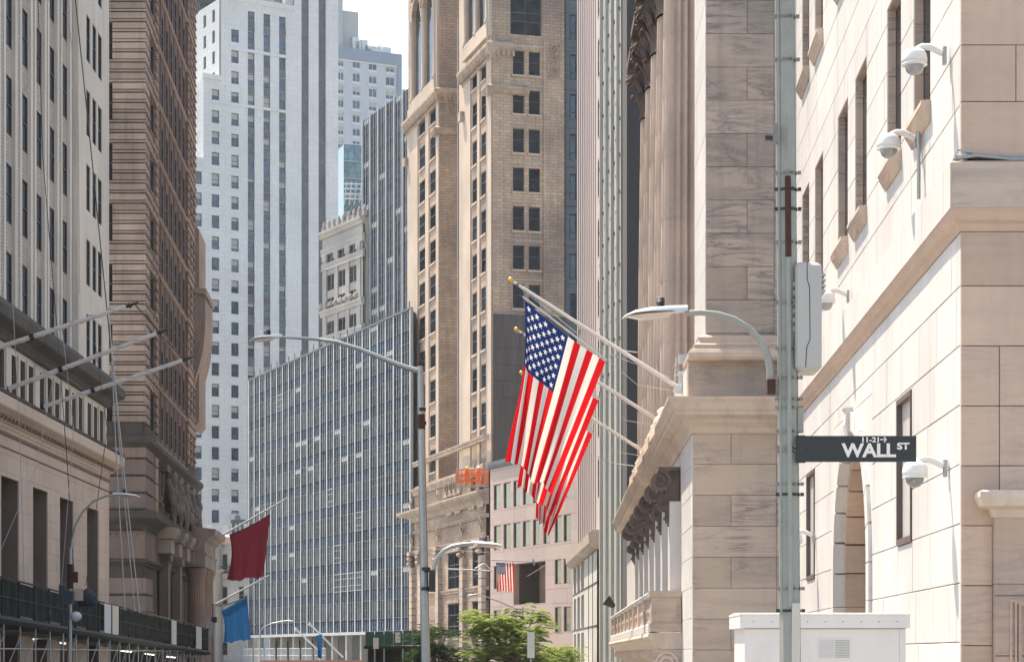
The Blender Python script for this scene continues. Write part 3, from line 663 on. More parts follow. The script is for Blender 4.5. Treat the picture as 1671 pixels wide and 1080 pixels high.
    on('bracket_scroll', m, t, s, uB+.005, 0, bot-.35, mats=M['mould'])
    m = MB(); m.box(uB-.05, uB, 0, .62, bot-1.6, bot-.37); on('bracket_cheek', m, t, s, mats=M['marble_warm_shade'])
    return t, s, f, yu
EX, EXs, EXf, exu = exchange()
# ------------------------------------------------------------------ left: cream bank building with tall base windows
def cream():
    Y0 = 95; x0 = X(178, Y0); t = thing('cream_office_building', 'tall cream stone building at the left edge with deep windows in its base', 'building', (x0, Y0, 0))
    s = Fr(x0, Y0, -.0101, 1); U = -38; H = 52
    b0, b1 = 9.6, 10.6; c0, c1 = 12.6, 13.85
    wins = []
    for a, b in ((142,161),(98,120),(54,78),(2,31)): wins.append((s.u(a), s.u(b)))
    st = wins[0][0]-wins[1][0]
    for k in range(1, 5): wins.append((wins[3][0]-st*k, wins[3][1]-st*k))
    hs = [(a, b, .8, 7.9) for a, b in wins]
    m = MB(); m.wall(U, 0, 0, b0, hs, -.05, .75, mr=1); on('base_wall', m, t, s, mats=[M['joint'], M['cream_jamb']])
    lay(t, s, courses(U, 0, 0, b0, .62, 1.55, hs), M['cream'], 0, .006, .06, ch=.004, limit=240)
    for a, b, c, d in hs: window(t, s, a, b, c, d, -.78, .12, (.5,), (.25,.5,.75), blind=0)
    m = MB(); m.box(s.u(2), s.u(2)+.5, -.7, -.4, .8, 7.7); on('inner_frame', m, t, s, mats=M['cream_jamb'])
    # string mouldings and main cornice
    for z, hgt, o_ in ((9.32,.12,.09),(8.88,.05,.05)):
        m = MB(); m.prof(U, .0, [(-.1,z),(o_*.5,z),(o_,z+hgt*.5),(o_,z+hgt),(-.1,z+hgt)]); on('string_moulding', m, t, s, mats=M['cream_jamb'])
    pr = [(-.1,b0+.0),(.03,b0),(.06,b0+.1),(.16,b0+.16),(.18,b0+.26),(.30,b0+.34),(.55,b0+.46),(.58,b0+.50),(.60,b0+.86),(.50,b0+.92),(-.1,b0+.98)]
    swept('cornice', t, [xy(s, U), xy(s, 0), xy(s, 0, -2)], pr, M['cream'])
    m = MB(); m.prof(U, .5, [(.3,b0+.93),(.61,b0+.9),(.62,b0+1.0),(.3,b0+1.03)]); on('cornice_gutter', m, t, s, mats=M['darkcorn'])
    for k in range(66): m = MB(); m.box(-.5-k*.55, -.25-k*.55, .17, .30, b0+.18, b0+.31); on('dentil', m, t, s, mats=M['cream_jamb'])
    # attic storey
    ah = []
    a = -.9
    while a > U+1: ah.append((a-.78, a, b1+.35, c0-.25)); a -= 1.42 if len(ah) % 3 else 1.95
    m = MB(); m.wall(U, 0, b1-.2, c0, ah, -.1, .45, mr=1); on('attic_wall', m, t, s, mats=[M['cream_hi'], M['cream_jamb']])
    for a, b, c, d in ah:
        window(t, s, a, b, c, d, -.28, .06, (0,), (.5,))
        m = MB(); m.box(b+.08, b+.26, -.11, -.04, c-.1, d+.1); on('attic_pilaster', m, t, s, mats=M['cream_hi'])
    pr = [(-.2,c0),(.05,c0),(.1,c0+.15),(.2,c0+.3),(.55,c0+.45),(.6,c0+.5),(.62,c0+.85),(.5,c0+1.1),(-.2,c1+.05)]
    swept('upper_cornice', t, [xy(s, U), xy(s, 0), xy(s, 0, -2)], pr, M['darkcorn'])
    # tower wall: triple windows at the end bay, ribbed brick bays with slit windows
    P = 3.13; top0 = 19.1; tri = [(s.u(a), s.u(b)) for a, b in ((141,147.5),(151,157.5),(160,166.5))]
    hs = []; 
    for k in range(-1, 11):
        for a, b in tri: hs.append((a, b, top0+P*k-1.92, top0+P*k))
    uE = s.u(128)
    m = MB(); m.wall(uE, 0, c1, H, hs, 0, .3); on('end_wall', m, t, s, mats=M['cream_hi'])
    for a, b, c, d in hs:
        if d > c1+1: window(t, s, a, b, c, d, -.10, .05, (0,), (.5,), blind=0)
    m = MB(); m.box(uE-.02, uE+.3, -.4, -.002, c1, H); on('end_pier', m, t, s, mats=M['cream_hi'])
    cols = [s.u(p) for p in (111, 90, 69, 46, 20)]; cols += [cols[-1]-1.0*(cols[-2]-cols[-1])*k for k in range(1, 9)]; cols = [c for c in cols if c > U+2]
    for i, c in enumerate(cols):
        nx = cols[i+1] if i+1 < len(cols) else U; hh = [(c, c+.85, top0+P*k-2.1, top0+P*k) for k in range(-1, 11)]
        prev = cols[i-1] if i else uE
        a, b = c-.25, (cols[i-1]-.25 if i else uE)
        m = MB(); m.wall(a, b, c1, H, hh, -.22, .3); on('brick_bay', m, t, s, mats=M['cream_brick'])
        m = MB(); m.box(c+.95, c+1.3, -.3, -.10, c1, H); on('pier', m, t, s, mats=M['cream_hi'])
        m = MB(); m.box(a-.18, a+.12, -.3, -.19, c1, H); on('pier', m, t, s, mats=M['cream_hi'])
        for q in hh:
            if q[3] > c1+.5: window(t, s, *q, -.27, .05, (0,), (.5,))
    backbox(t, [xy(s, U, -.85), xy(s, U, -14), xy(s, -.02, -14), xy(s, -.02, -.85)], 0, H-.1, M['cream_hi'])
    m = MB(); m.box(-.85, -.02, -.85, -.0, c1, H); 
    return t, s
CR, CRs = cream()
# ------------------------------------------------------------------ left: brown rusticated building
def brown():
    Y0 = 125; x0 = X(235, Y0); t = thing('brown_stone_building', 'brown rusticated stone high rise with scroll ornaments left of the white tower', 'building', (x0, Y0, 0))
    f = Fr(x0, Y0, 1, 0); s = Fr(x0, Y0, -.0559, 1); q = 3500/125.; zf = lambda py: CZ+(HY-py)/q
    H = 54; P = 3.52; z0 = zf(712); L1, L2, L3 = s.u(256), s.u(306), s.u(318)
    zw = zf(97)                                                # a window bottom on the front
    # wrapped courses above the belt: thick and thin blocks; the front ends at a window strip
    wz = [(zw+P*k, zw+P*k+2.2) for k in range(-7, 5)]
    def inwin(a, b): return any(a < d-.05 and b > c+.05 for c, d in wz)
    z = z0; i = 0
    fl = f.u(184)
    front, near = [], []
    def course(z, h, n):
        nonlocal front
        a = fl if inwin(z, z+h) else -9
        L_, sg = t.location, None
        m = MB(); m.sweep([( -9 if not inwin(z, z+h) else fl, 0), (0, 0), xy0(s, L1*.30)], [(-.2,z),(n-.03,z),(n,z+.03),(n,z+h-.03),(n-.03,z+h),(-.2,z+h)])
        put('stone_course', m, t, mats=M['brown'])
        for a_, b_ in ((L1*.30, L1*.55), (L1*.62, L1*.78), (L1*.84, L1)):
            if a_ < L1*.4 or b_ < L1*.8: 
                if inwin(z, z+h): continue
            m = MB(); m.box(a_+(.01 if a_ > L1*.31 else -.0), b_, -.2, n-.002, z, z+h); on('course_piece', m, t, s, mats=M['brown_side'])
    def xy0(fr, u, n=0): v = fr.w(u, n)-t.location; return (v.x, v.y)
    ref = zw; z = ref-P*6
    while z < H-1:
        for dz, h, n in ((0,.37,.1),(.43,.10,.16)):
            if z+dz > z0: course(z+dz, h, n)
        z += P/6
    m = MB(); m.wall(-9, 0, 0, H, [(-9, fl, c, d) for c, d in wz], -.06, .5); on('front_wall', m, t, f, mats=M['darkcorn'])
    for c, d in wz: window(t, f, fl-1.2, fl, c, d, -.5, .08, (0,), (.5,))
    hs = [(L1*a, L1*b, c, d) for c, d in wz for a, b in ((.34,.52),(.60,.78))]
    m = MB(); m.wall(0, L1, 0, H, hs, -.06, .4); on('side_wall_near', m, t, s, mats=M['darkcorn'])
    for h in hs:
        if h[3] > z0: window(t, s, *h, -.3, .06, (.5,), (.5,))
    # middle brick bays with slit windows and thin string courses
    hs = []; n = 7; W = (L2-L1)/n
    for k in range(n):
        for c, d in wz: hs.append((L1+W*k+W*.3, L1+W*k+W*.7, c, d))
    m = MB(); m.wall(L1, L2, 0, H, hs, -.12, .3); on('brick_wall', m, t, s, mats=M['brown_brick'])
    for h in hs:
        if h[3] > z0: window(t, s, *h, -.2, .06, (0,), (.5,), name='window')
    for k in range(n+1):
        m = MB(); u = L1+W*k; m.box(u-.12, u+.12, -.12, -.06, z0, H); on('brick_pier', m, t, s, mats=M['brown_brick'])
    for c, d in wz:
        m = MB(); m.prof(L1, L2, [(-.12,c-.62),(-.04,c-.6),(.03,c-.52),(.03,c-.44),(-.12,c-.40)]); on('string_course', m, t, s, mats=M['brown_side'])
    # far rusticated bay
    hs = [(L2+(L3-L2)*a, L2+(L3-L2)*b, c, d) for c, d in wz for a, b in ((.2,.42),(.58,.8))]
    m = MB(); m.wall(L2, L3, 0, H, hs, -.02, .35); on('side_wall_far', m, t, s, mats=M['darkcorn'])
    for h in hs:
        if h[3] > z0: window(t, s, *h, -.28, .06, (0,), (.5,))
    z = ref-P*6
    while z < H-1:
        for dz, h, n_ in ((0,.37,.07),(.43,.10,.15)):
            if z+dz > z0:
                for a, b in ((L2, L2+(L3-L2)*.2), (L2+(L3-L2)*.42, L2+(L3-L2)*.58), (L2+(L3-L2)*.8, L3)) if inwin(z+dz, z+dz+h) else ((L2, L3),):
                    m = MB(); m.box(a, b, -.1, n_, z+dz, z+dz+h); on('course_piece', m, t, s, mats=M['brown_side'])
        z += P/6
    # belt, lower rusticated storey, second belt, column order
    def belt(za, zb, out, mat='darkcorn', ext=L3+2):
        m = MB(); m.sweep([(-9, 0), (0, 0), xy0(s, ext)], [(-.1,za),(.05,za),(out*.3,za+(zb-za)*.25),(out*.85,za+(zb-za)*.5),(out,za+(zb-za)*.6),(out,zb-.06),(out*.7,zb),(-.1,zb+.05)]); put('belt_cornice', m, t, mats=M[mat])
    belt(zf(735), z0, .45)
    z1 = zf(832); z = z1; 
    M['brown_low'] = stone('dark_brown_stone', (.20,.15,.13), (.155,.118,.105), .85, .4, 8, .12, .35, (.05,.04,.035), .12, .3)
    while z < zf(737):
        m = MB(); m.sweep([(-9, 0), (0, 0), xy0(s, 4.2)], [(-.1,z+.05),(.06,z+.05),(.12,z+.11),(.12,z+.9),(.06,z+.96),(-.1,z+.96)]); put('stone_course', m, t, mats=M['brown_low'])
        m = MB(); m.box(5.2, 6.9, -.1, .1, z+.05, z+.96); on('course_piece', m, t, s, mats=M['brown_side']); z += 1.0
    belt(zf(864), z1-.02, .75)
    m = MB(); z = zf(866); m.sweep([(-9, .0), (0, 0), xy0(s, L3)], [(-.1,z-1.6),(.05,z-1.6),(.05,z-.15),(.15,z),(-.1,z)]); put('frieze', m, t, mats=M['brown_low'])
    for k in range(30): m = MB(); m.box(-.6-k*.3, -.45-k*.3, .05, .14, z-.3, z-.12); on('dentil', m, t, f, mats=M['brown_low'])
    belt(zf(922), zf(912), .3); z = 0
    while z < zf(925)-1.0:
        m = MB(); m.sweep([(-9, 0), (0, 0), xy0(s, 3.5)], [(-.1,z+.05),(.06,z+.05),(.12,z+.11),(.12,z+.93),(.06,z+.99),(-.1,z+.99)]); put('stone_course', m, t, mats=M['brown_low']); z += 1.04
    # portico: pilasters, columns and projecting entablature at the far bay
    ua = s.u(292); 
    for k, u in enumerate((s.u(262), s.u(282))):
        m = MB(); m.box(u-.7, u+.7, 0, .55, 0, zf(905)); m.box(u-.85, u+.85, 0, .7, zf(905), zf(893)); on('pilaster', m, t, s, mats=M['brown_low'])
    for k in range(4):
        m = MB(); m.box(k*5.2+6.5, k*5.2+8.6, 0, .9, zf(893), zf(870)); m.prof(k*5.2+6.3, k*5.2+8.8, [(0,zf(870)),(1.0,zf(868)),(1.25,zf(858)),(1.3,zf(850)),(0,zf(846))]); on('entablature_block', m, t, s, mats=M['brown'])
    ue, uf = s.u(297), s.u(297)+9
    for u in (ue+.9, ue+4.4, ue+8):
        m = MB(); m.lathe([(.85,0),(.85,.3),(.68,.4),(.66,1.2),(.57,7.0),(.62,7.1),(.66,7.3),(.75,7.5),(.75,7.7)], 96, flute=20, fd=.09); q_ = s.w(u, .9, 0)-t.location; put('column', m, t, q_, mats=M['brown_side'])
    zc = 7.75; m = MB(); m.prof(ue, uf, [(-.1,zc),(1.6,zc),(1.6,zc+.8),(1.7,zc+.85),(1.7,zc+.95),(1.55,zc+1.0),(1.55,zc+1.7),(1.65,zc+1.8),(1.8,zc+1.85),(1.8,zc+2.0),(2.2,zc+2.2),(2.25,zc+2.3),(2.3,zc+2.6),(-.1,zc+2.9)]); on('portico_entablature', m, t, s, mats=M['brown'])
    for k in range(10): m = MB(); m.box(ue-.09, ue, .2+k*.14, .28+k*.14, zc+1.66, zc+1.8); on('dentil', m, t, s, mats=M['brown'])
    # scroll ornaments (cartouches)
    for k in range(5):
        u = 9.2+k*4.3; m = MB(); rnd = random.Random(k)
        for j in range(5):
            c_ = (rnd.uniform(-.3,.3), -.55-.16*rnd.random(), 1.5+j*.42); m.lathe([(.001,-.45),(.3,-.33),(.52-.04*j,-.1),(.5-.04*j,.15),(.3,.4),(.001,.48)], 9, c=c_)
        for sg in (-1, 1):
            sp = [Vector((sg*(.5+.34*(1-a/20)*cos(a*.55)), -.75, 1.2+.45*(1-a/20)*sin(a*.55))) for a in range(18)]; m.tube(sp, .11, 6)
            m.tube([Vector((sg*.6,-.5,3.2)), Vector((sg*.85,-.7,2.4)), Vector((sg*.6,-.8,1.4)), Vector((sg*.3,-.7,.5)), Vector((0,-.5,0))], [.16,.22,.2,.14,.06], 7)
        m.box(-.9, .9, 0, .5, 3.7, 4.1)
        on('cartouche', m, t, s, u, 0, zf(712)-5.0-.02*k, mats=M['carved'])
        m = MB(); m.box(u-.7, u+.7, 0, .35, zf(832), zf(712)-4.6); on('pier', m, t, s, mats=M['brown_side'])
    # corner oriel hood: curved projecting mass
    hw = 157*1./3500; m = MB(); zz = lambda py: Z(py, 158)
    pr = [(-.1,zz(486)),(.75,zz(488)),(.88,zz(496)),(.9,zz(520)),(.86,zz(548)),(.7,zz(580)),(.45,zz(604)),(.22,zz(620)),(.08,zz(634)),(-.1,zz(650))]
    m.prof(L3-1.5, L3+5, pr); on('corner_hood', m, t, s, mats=M['brown_side'])
    for k, sc in enumerate((.85, .7)):
        m = MB(); m.prof(L3-1.5-.12*(k+1), L3-1.49, [(max(n_*sc, -.1), zz(478)-(zz(478)-z_)*sc-.1) for n_, z_ in pr]); on('hood_moulding', m, t, s, mats=M['brown'])
    m = MB(); m.prof(L3-1.9, L3+5.2, [(-.1,zz(488)),(.95,zz(489)),(1.02,zz(484)),(1.0,zz(481)),(-.1,zz(478))]); on('hood_cap', m, t, s, mats=M['brown'])
    m = MB(); m.prof(L3-.5, L3+5, [(0,zz(700)),(.35,zz(690)),(.35,zz(380)),(.0,zz(370))]); on('corner_pier', m, t, s, mats=M['brown_side'])
    backbox(t, [(x0-9, Y0+.55), (x0-.5, Y0+.55), xy(s, L3, -.55), xy(s, L3, -12)], 0, H-.1, M['brown'])
    return t, s, f
BR, BRs, BRf = brown()
# ------------------------------------------------------------------ far left: white set-back tower
def tower():
    f0 = Fr(X(358, 370), 370, 1.62, 1); t = thing('white_tower', 'white set-back tower with dark window strips rising behind the brown building', 'building', (f0.x, f0.y, 0))
    f = f0; u = f.u; zt = lambda px, py: f.z(px, py)
    P = 3.62; colx = [(317,329.5),(345.5,357.8),(377.5,389.7),(404.4,415.5),(430,441),(455.5,466.4)]
    Ht = [zt(318,265), zt(345,130), zt(380,6), zt(440,12), zt(440,12), zt(440,12)]
    ztop = zt(383, 14.4); hs = []
    wl = []
    for i, (a, b) in enumerate(colx):
        for k in range(0, 34):
            z1 = ztop-P*k; h = (u(b), z1-2.22)
            if z1 > Ht[i]-1.2 or z1 < 6: continue
            hs.append((u(a), u(b), z1-2.2, z1)); wl.append((i, k, u(a), u(b), z1-2.2, z1))
    parts = [(u(300), u(332), Ht[0]), (u(332), u(360), Ht[1]), (u(360), u(480), Ht[3]), (u(480), u(552), zt(520,-130))]
    strips = [(492,504),(520,532)]
    st = [(u(a), u(b), 20, zt(520,-130)) for a, b in strips]
    for a, b, h in parts:
        m = MB(); hh = [q for q in hs if a <= (q[0]+q[1])/2 < b]+[q for q in st if a <= q[0] < b]
        cl = []
        for q in hh: cl.append((max(q[0], a), min(q[1], b), q[2], q[3]))
        m.wall(a, b, 0, h, cl, 0, .35); on('wall', m, t, f, mats=M['tower'])
        m = MB(); m.prof(a-.15, b+.15, [(-.5,h),(.15,h),(.2,h+.3),(.2,h+.9),(-.5,h+1.0)]); on('parapet', m, t, f, mats=M['tower'])
    rnd = random.Random(3)
    for i, k, a, b, c, d in wl:
        window(t, f, a, b, c, d, -.3, .11, (0,), (.5,), gm='winb', blind=rnd.choice((0,0,0,.5,.5,.25,.8) if k > 1 else (0,)))
        if i >= 3:
            m = MB(); m.box(a, b, -.3, -.02 if k else .01, d-P+.02, c-.02); on('spandrel_panel', m, t, f, n=.03, mats=M['tower_dark'])
    for a, b, c, d in st:
        m = MB(); z = c
        m.box(a, b, -.5, -.3, c, d); 
        on('dark_strip', m, t, f, mats=M['tower_dark'])
        while z < d-4:
            m = MB(); m.box(a+.02, b-.02, -.3, -.24, z, z+.45); on('strip_rail', m, t, f, mats=M['tower_dark']); z += P
    # light bands
    for z, a, b in ((zt(440,178), 345, 475),(zt(440,88), 380, 470)):
        m = MB(); m.box(u(a), u(b), -.02, .12, z-.35, z+.15); on('ledge', m, t, f, mats=M['tower'])
    # cores with visible left returns
    def ret(pa, h, d, holes=True):
        a = u(pa); g = Fr(f.w(a, 0).x, f.w(a, 0).y, -1, 1.62); o = f.w(a)       # left side runs back
        g = Fr(o.x-d*.525*1.0, o.y+d*.851, .525, -.851)                        # left face, seen from the left
        hh = [(d*q-.6, d*q+.6, ztop-P*k-2.2, ztop-P*k) for q in (.3, .72) for k in range(34) if 6 < ztop-P*k < h-1]
        m = MB(); m.wall(0, d, 0, h, hh, 0, .3); on('side_wall', m, t, g, mats=M['tower'])
        for q in hh: window(t, g, *q, -.28, .1, (0,), (.5,), gm='winb')
    ret(332, Ht[1], 7); ret(358, Ht[3], 9); ret(300, Ht[0], 6)
    for a, b, h in parts:
        d = 20
        backbox(t, [xy(f, a+.05, -.6), xy(f, a+.05, -d), xy(f, b-.05, -d), xy(f, b-.05, -.6)][::-1], 0, h-.05, M['tower'])
    # recessed upper storeys behind the roof of the middle part
    g = f; m = MB(); z = Ht[3]; m.wall(u(398), u(478), z, z+16, [(u(p)-.7, u(p)+.7, z+1.2+P*k, z+3.2+P*k) for p in (421, 447, 470) for k in range(3)], -4, .3); on('setback_wall', m, t, f, mats=M['tower'])
    for p in (421, 447, 470):
        for k in range(3): window(t, f, u(p)-.7, u(p)+.7, z+1.2+P*k, z+3.2+P*k, -4.28, .11, (0,), (.5,), gm='winb', blind=.4)
    m = MB(); m.box(u(380), u(480), -.6, -.4, z+.9, z+1.2); on('roof_rail', m, t, f, mats=M['greenfin'])
    # air conditioner hung in a window
    return t, f
TW, TWf = tower()
def dark_tower():
    Y = 410; t = thing('balconied_dark_building', 'dark purplish building with fire escapes between brown stone and white tower', 'building', (X(335, Y), Y, 0))
    f = Fr(X(300, Y), Y, 1, 0); H = Z(-60, Y); m = MB(); m.box(0, 9, -8, 0, 0, H); o = on('wall', m, t, f, mats=plain('purplish_brick', (.07,.065,.09), .8))
    for k in range(16):
        z = Z(265, Y)+k*3.0; m = MB(); m.box(3.2, 8.2, 0, 1.2, z, z+.15)
        for j in range(12): m.box(3.2+j*.44, 3.26+j*.44, 1.12, 1.18, z+.15, z+1.1)
        m.box(3.2, 8.2, 1.12, 1.18, z+1.1, z+1.18); m.box(4.0, 4.2, .3, .5, z, z+3); m.tube([(5,-.6,z),(7,-.9,z+3)], .09, 4); on('fire_escape', m, t, f, mats=plain('dark_iron', (.03,.035,.05), .6) if k == 0 else bpy.data.materials['dark_iron'])
        for a in (4.4, 6.2): m = MB(); m.box(a, a+.9, 0, .05, z+.5, z+2.3); on('window', m, t, f, mats=M['winb'])
dark_tower()
def hotel():
    f = Fr(X(552, 480), 480, 1, .46); t = thing('far_hotel_block', 'distant beige block with a blue-grey roof band beyond the white tower', 'building', (f.x, f.y, 0))
    u = f.u; zt = f.z(552, 77); H = zt; W = u(655); a0 = u(520)
    hs = []; P = 3.05; cs = [(551,561),(575,588),(601.5,615),(629,644)]; z0 = f.z(580, 97)
    for a, b in cs:
        for k in range(0, 22):
            if z0-P*k > 8: hs.append((u(a), u(b), z0-P*k-2.0, z0-P*k))
    m = MB(); m.wall(a0, u(648), 0, H-2.0, hs, 0, .2); on('wall', m, t, f, mats=M['hotel'])
    rn = random.Random(5)
    for a, b, c, d in hs:
        window(t, f, a, b, c, d, -.18, .14, (.5,), (0.001,), fm='framew', gm='winb', blind=rn.choice((0,.2,.6)))
        m = MB(); m.box(a-.1, b+.1, -.02, .12, c-.55, c-.1); on('sill_band', m, t, f, mats=M['framew'])
    gb = plain('blue_grey_cladding', (.20,.25,.31), .5, var=.05)
    m = MB(); m.box(a0, W, -.2, .35, H-2.6, H); on('roof_band', m, t, f, mats=gb)
    m = MB(); m.box(u(648), W, -.2, .33, 0, H-2.62); on('corner_band', m, t, f, mats=gb)
    m = MB(); m.box(a0, u(648), .0, .2, H-3.0, H-2.62); on('white_band', m, t, f, mats=M['framew'])
    backbox(t, [xy(f, W, -.4), xy(f, W, -14), xy(f, a0, -14), xy(f, a0, -.4)], 0, H-.1, M['hotel'])
    pc = plain('pale_concrete', (.36,.38,.38), .8, var=.05)
    for a, b, p0, p1 in ((545, 590, 76, 14), (545, 562, 74, -40)):
        m = MB(); m.box(u(a), u(b), -9, -2 if p1 > 0 else -1, H-.1, f.z(570, p1)); on('roof_block', m, t, f, mats=pc)
    for p, h in ((578, 5), (583, 3.5), (592, 4.4), (598, 2.5)): m = MB(); m.box(u(p), u(p)+1.6, -3, -1, H, H+h*.6); on('roof_unit', m, t, f, mats=M['framew'])
    for p in (606, 613, 620):
        m = MB(); m.prof(u(p), u(p)+.4, [(-3,H),(-1,H),(-2,H+1.8)]); m.prof(u(p)+.5, u(p)+.9, [(-3,H),(-1,H),(-2,H+1.8)]); on('roof_fan', m, t, f, mats=pc)
    m = MB(); m.prof(u(627), u(641), [(-6,H),(-1,H),(-1,H+1.6),(-2.5,H+2.9),(-4,H+2.9),(-6,H+1.4)]); on('cooling_hood', m, t, f, mats=M['framew'])
    m = MB(); m.box(u(600), u(627), -5, -1, H, H+.8); on('roof_curb', m, t, f, mats=M['framew'])
hotel()
def teal():
    Y = 400; f = Fr(X(558, Y), Y, 1, .3); t = thing('teal_glass_block', 'small teal glass block above the old ornate building', 'building', (f.x, f.y, 0))
    u = f.u; H = f.z(590, 235); z = Z(350, Y)-6
    m = MB(); m.box(u(561), u(600), -8, -.05, 0, H-.3); on('core', m, t, f, mats=M['teal'])
    for k in range(8):
        for j in range(6):
            a = u(561)+j*.95; zz = H-.3-(k+1)*3.2; m = MB(); m.box(a+.05, a+.9, -.05, .0, zz+.1, zz+(3.1 if (k % 2) else 3.1)); on('pane', m, t, f, mats=M['teal'])
    for k in range(9): m = MB(); m.box(u(561), u(600), -.03, .12, H-.3-k*3.2, H-.1-k*3.2); on('floor_band', m, t, f, mats=M['greenfin'] if k else M['framew'])
    # roof scaffolding of white tubes in front
    m = MB()
    for k in range(4): m.tube([f.w(u(556), 3, Z(306+8*k, Y))-t.location, f.w(u(592), 3, Z(304+8*k, Y))-t.location], .14, 5)
    for k in range(5): m.tube([f.w(u(556+8*k), 3, Z(340, Y))-t.location, f.w(u(560+8*k), 3, Z(302, Y))-t.location], .1, 5)
    put('tube_rack', m, t, mats=M['framew'])
teal()
# ------------------------------------------------------------------ gridded office slab
def grid_office():
    Y0 = 235; x0 = X(669, Y0); t = thing('gridded_office_block', 'long grey office block with closely spaced pale vertical fins', 'building', (x0, Y0, 0))
    f = Fr(x0, Y0, .41, -1); uL = f.u(406); B = 24; W = -uL/B; P = 3.5; zb = 4.5; nf = 10; H = zb+P*nf
    rn = random.Random(9)
    for i in range(B):
        a = uL+W*i+.16; b = a+W-.32
        for k in range(nf):
            z = zb+P*k
            bright = rn.random() < .02 or (13 < i < 19 and k in (1, 2, 3) and rn.random() < .45)
            if k == 0: window(t, f, a, b, z+1.35, z+P-.06, -.08, .06, (0,), (.5,), fm='alum' if bright else 'frame', gm='gridpane', blind=0.)
            else: window(t, f, a, b, z+1.25, z+P-.06, -.08, .07, (.33,.67) if bright else (0,), (.3,.7) if bright else (.6,), fm='alum' if bright else 'frame', gm='gridpane', blind=(0 if bright else rn.choice((0,0,0,0,0,.25))))
            key = ('spn', round(b-a, 2))
            if key not in WC:
                m = MB(); w3 = (b-a)/3
                for j in range(3): m.box(j*w3+.05, (j+1)*w3-.05, 0, .04, .03, 1.18)
                m.box(0, b-a, .0, .08, 1.18, 1.25); me = m.mesh('spandrel_panel'); mats_on(me, [M['spandrel']]); WC[key] = me
            on('spandrel_panel', WC[key], t, f, a, -.06, z)
    fm_ = MB(); fm_.box(-.2, .2, -.3, .02, 0, H-zb+.35); me = fm_.mesh('fin'); mats_on(me, M['alum'])
    for i in range(B+1): on('fin', me, t, f, uL+W*i, 0, zb-.1)
    sm = MB(); sm.box(-.04, .04, -.28, -.02, 0, H-zb); se = sm.mesh('thin_fin'); mats_on(se, M['alum'])
    for i in range(B):
        for j in (1, 2): on('thin_fin', se, t, f, uL+W*i+.16+(W-.32)*j/3, 0, zb)
    m = MB(); m.box(uL, 0, -.3, .12, H, H+.2); on('roof_edge', m, t, f, mats=M['tower_dark'])
    for i in range(0, B, 1): m = MB(); m.box(-.04, .04, -.6, -.5, 0, 1.0); on('roof_post', m, t, f, uL+W*i+1, 0, H+.2, mats=M['tower_dark'])
    m = MB(); m.box(uL-.2, .2, -.35, .45, zb-.45, zb-.1); on('sill_band', m, t, f, mats=M['alum'])
    backbox(t, [xy(f, -.3, -.4), xy(f, -14, -9), xy(f, uL, -26), xy(f, uL, -.4)], 4.2, H-.05, M['bluegrey'])
    # open ground storey
    for i in range(0, B+1, 2): m = MB(); m.box(-.3, .3, -.5, .2, 0, zb-.45); on('ground_column', m, t, f, uL+W*i, 0, 0, mats=M['old'])
    gw = plain('dim_lobby_wall', (.16,.15,.145), .7)
    m = MB(); m.box(uL, 0, -3.4, -3, 0, 4.3); on('lobby_wall', m, t, f, mats=gw)
    for i in range(1, B, 2): m = MB(); m.box(-.9, .9, -3.0, -2.9, 0, 3.6); on('lobby_door', m, t, f, uL+W*i, 0, 0, mats=M['win'])
    for i in range(0, 14, 2):
        m = MB(); m.box(0, W*1.6, .9, .97, 1.9, 1.98); m.box(0, W*1.6, .9, .97, 1.0, 1.08)
        for j in range(11): m.box(j*W*.16, j*W*.16+.05, .9, .96, 0, 1.9)
        on('railing', m, t, f, uL+W*i+.8, 0, .6, mats=M['framew'])
    # taller slab set back behind
    g = Fr(X(672, 322), 322, .41, -1); uR = 0; uQ = g.u(592.5); B2 = 6; W2 = (-uQ)/B2; z2 = 46; n2 = 12; H2 = g.z(670, 141); P2 = (H2-z2)/n2
    for i in range(-1, B2):
        a = uQ+W2*i+.2; b = a+W2-.4
        if i < 0: continue
        for k in range(n2):
            z = z2+P2*k
            window(t, g, a, b, z+1.3, z+P2-.06, -.08, .07, (0,), (.5,), fm='frame', gm='gridpane', blind=rn.choice((0,0,0,.4)))
            m = MB(); m.box(a, b, -.14, -.04, z, z+1.22); on('spandrel_panel', m, t, g, mats=M['spandrel'])
    for i in range(B2+1): m = MB(); m.box(-.2, .2, -.3, .2, 20, H2+.3); on('fin', m, t, g, uQ+W2*i, 0, 0, mats=M['alum'])
    for i in range(B2):
        for j in (1, 2): m = MB(); m.box(-.05, .05, -.2, .04, 20, H2); on('thin_fin', m, t, g, uQ+W2*(i+j/3), 0, 0, mats=M['alum'])
    m = MB(); m.box(uQ, 0, -3, -.26, 0, H2-.05); on('slab_core', m, t, g, mats=M['tower_dark'])
    return t, f
GR, GRf = grid_office()
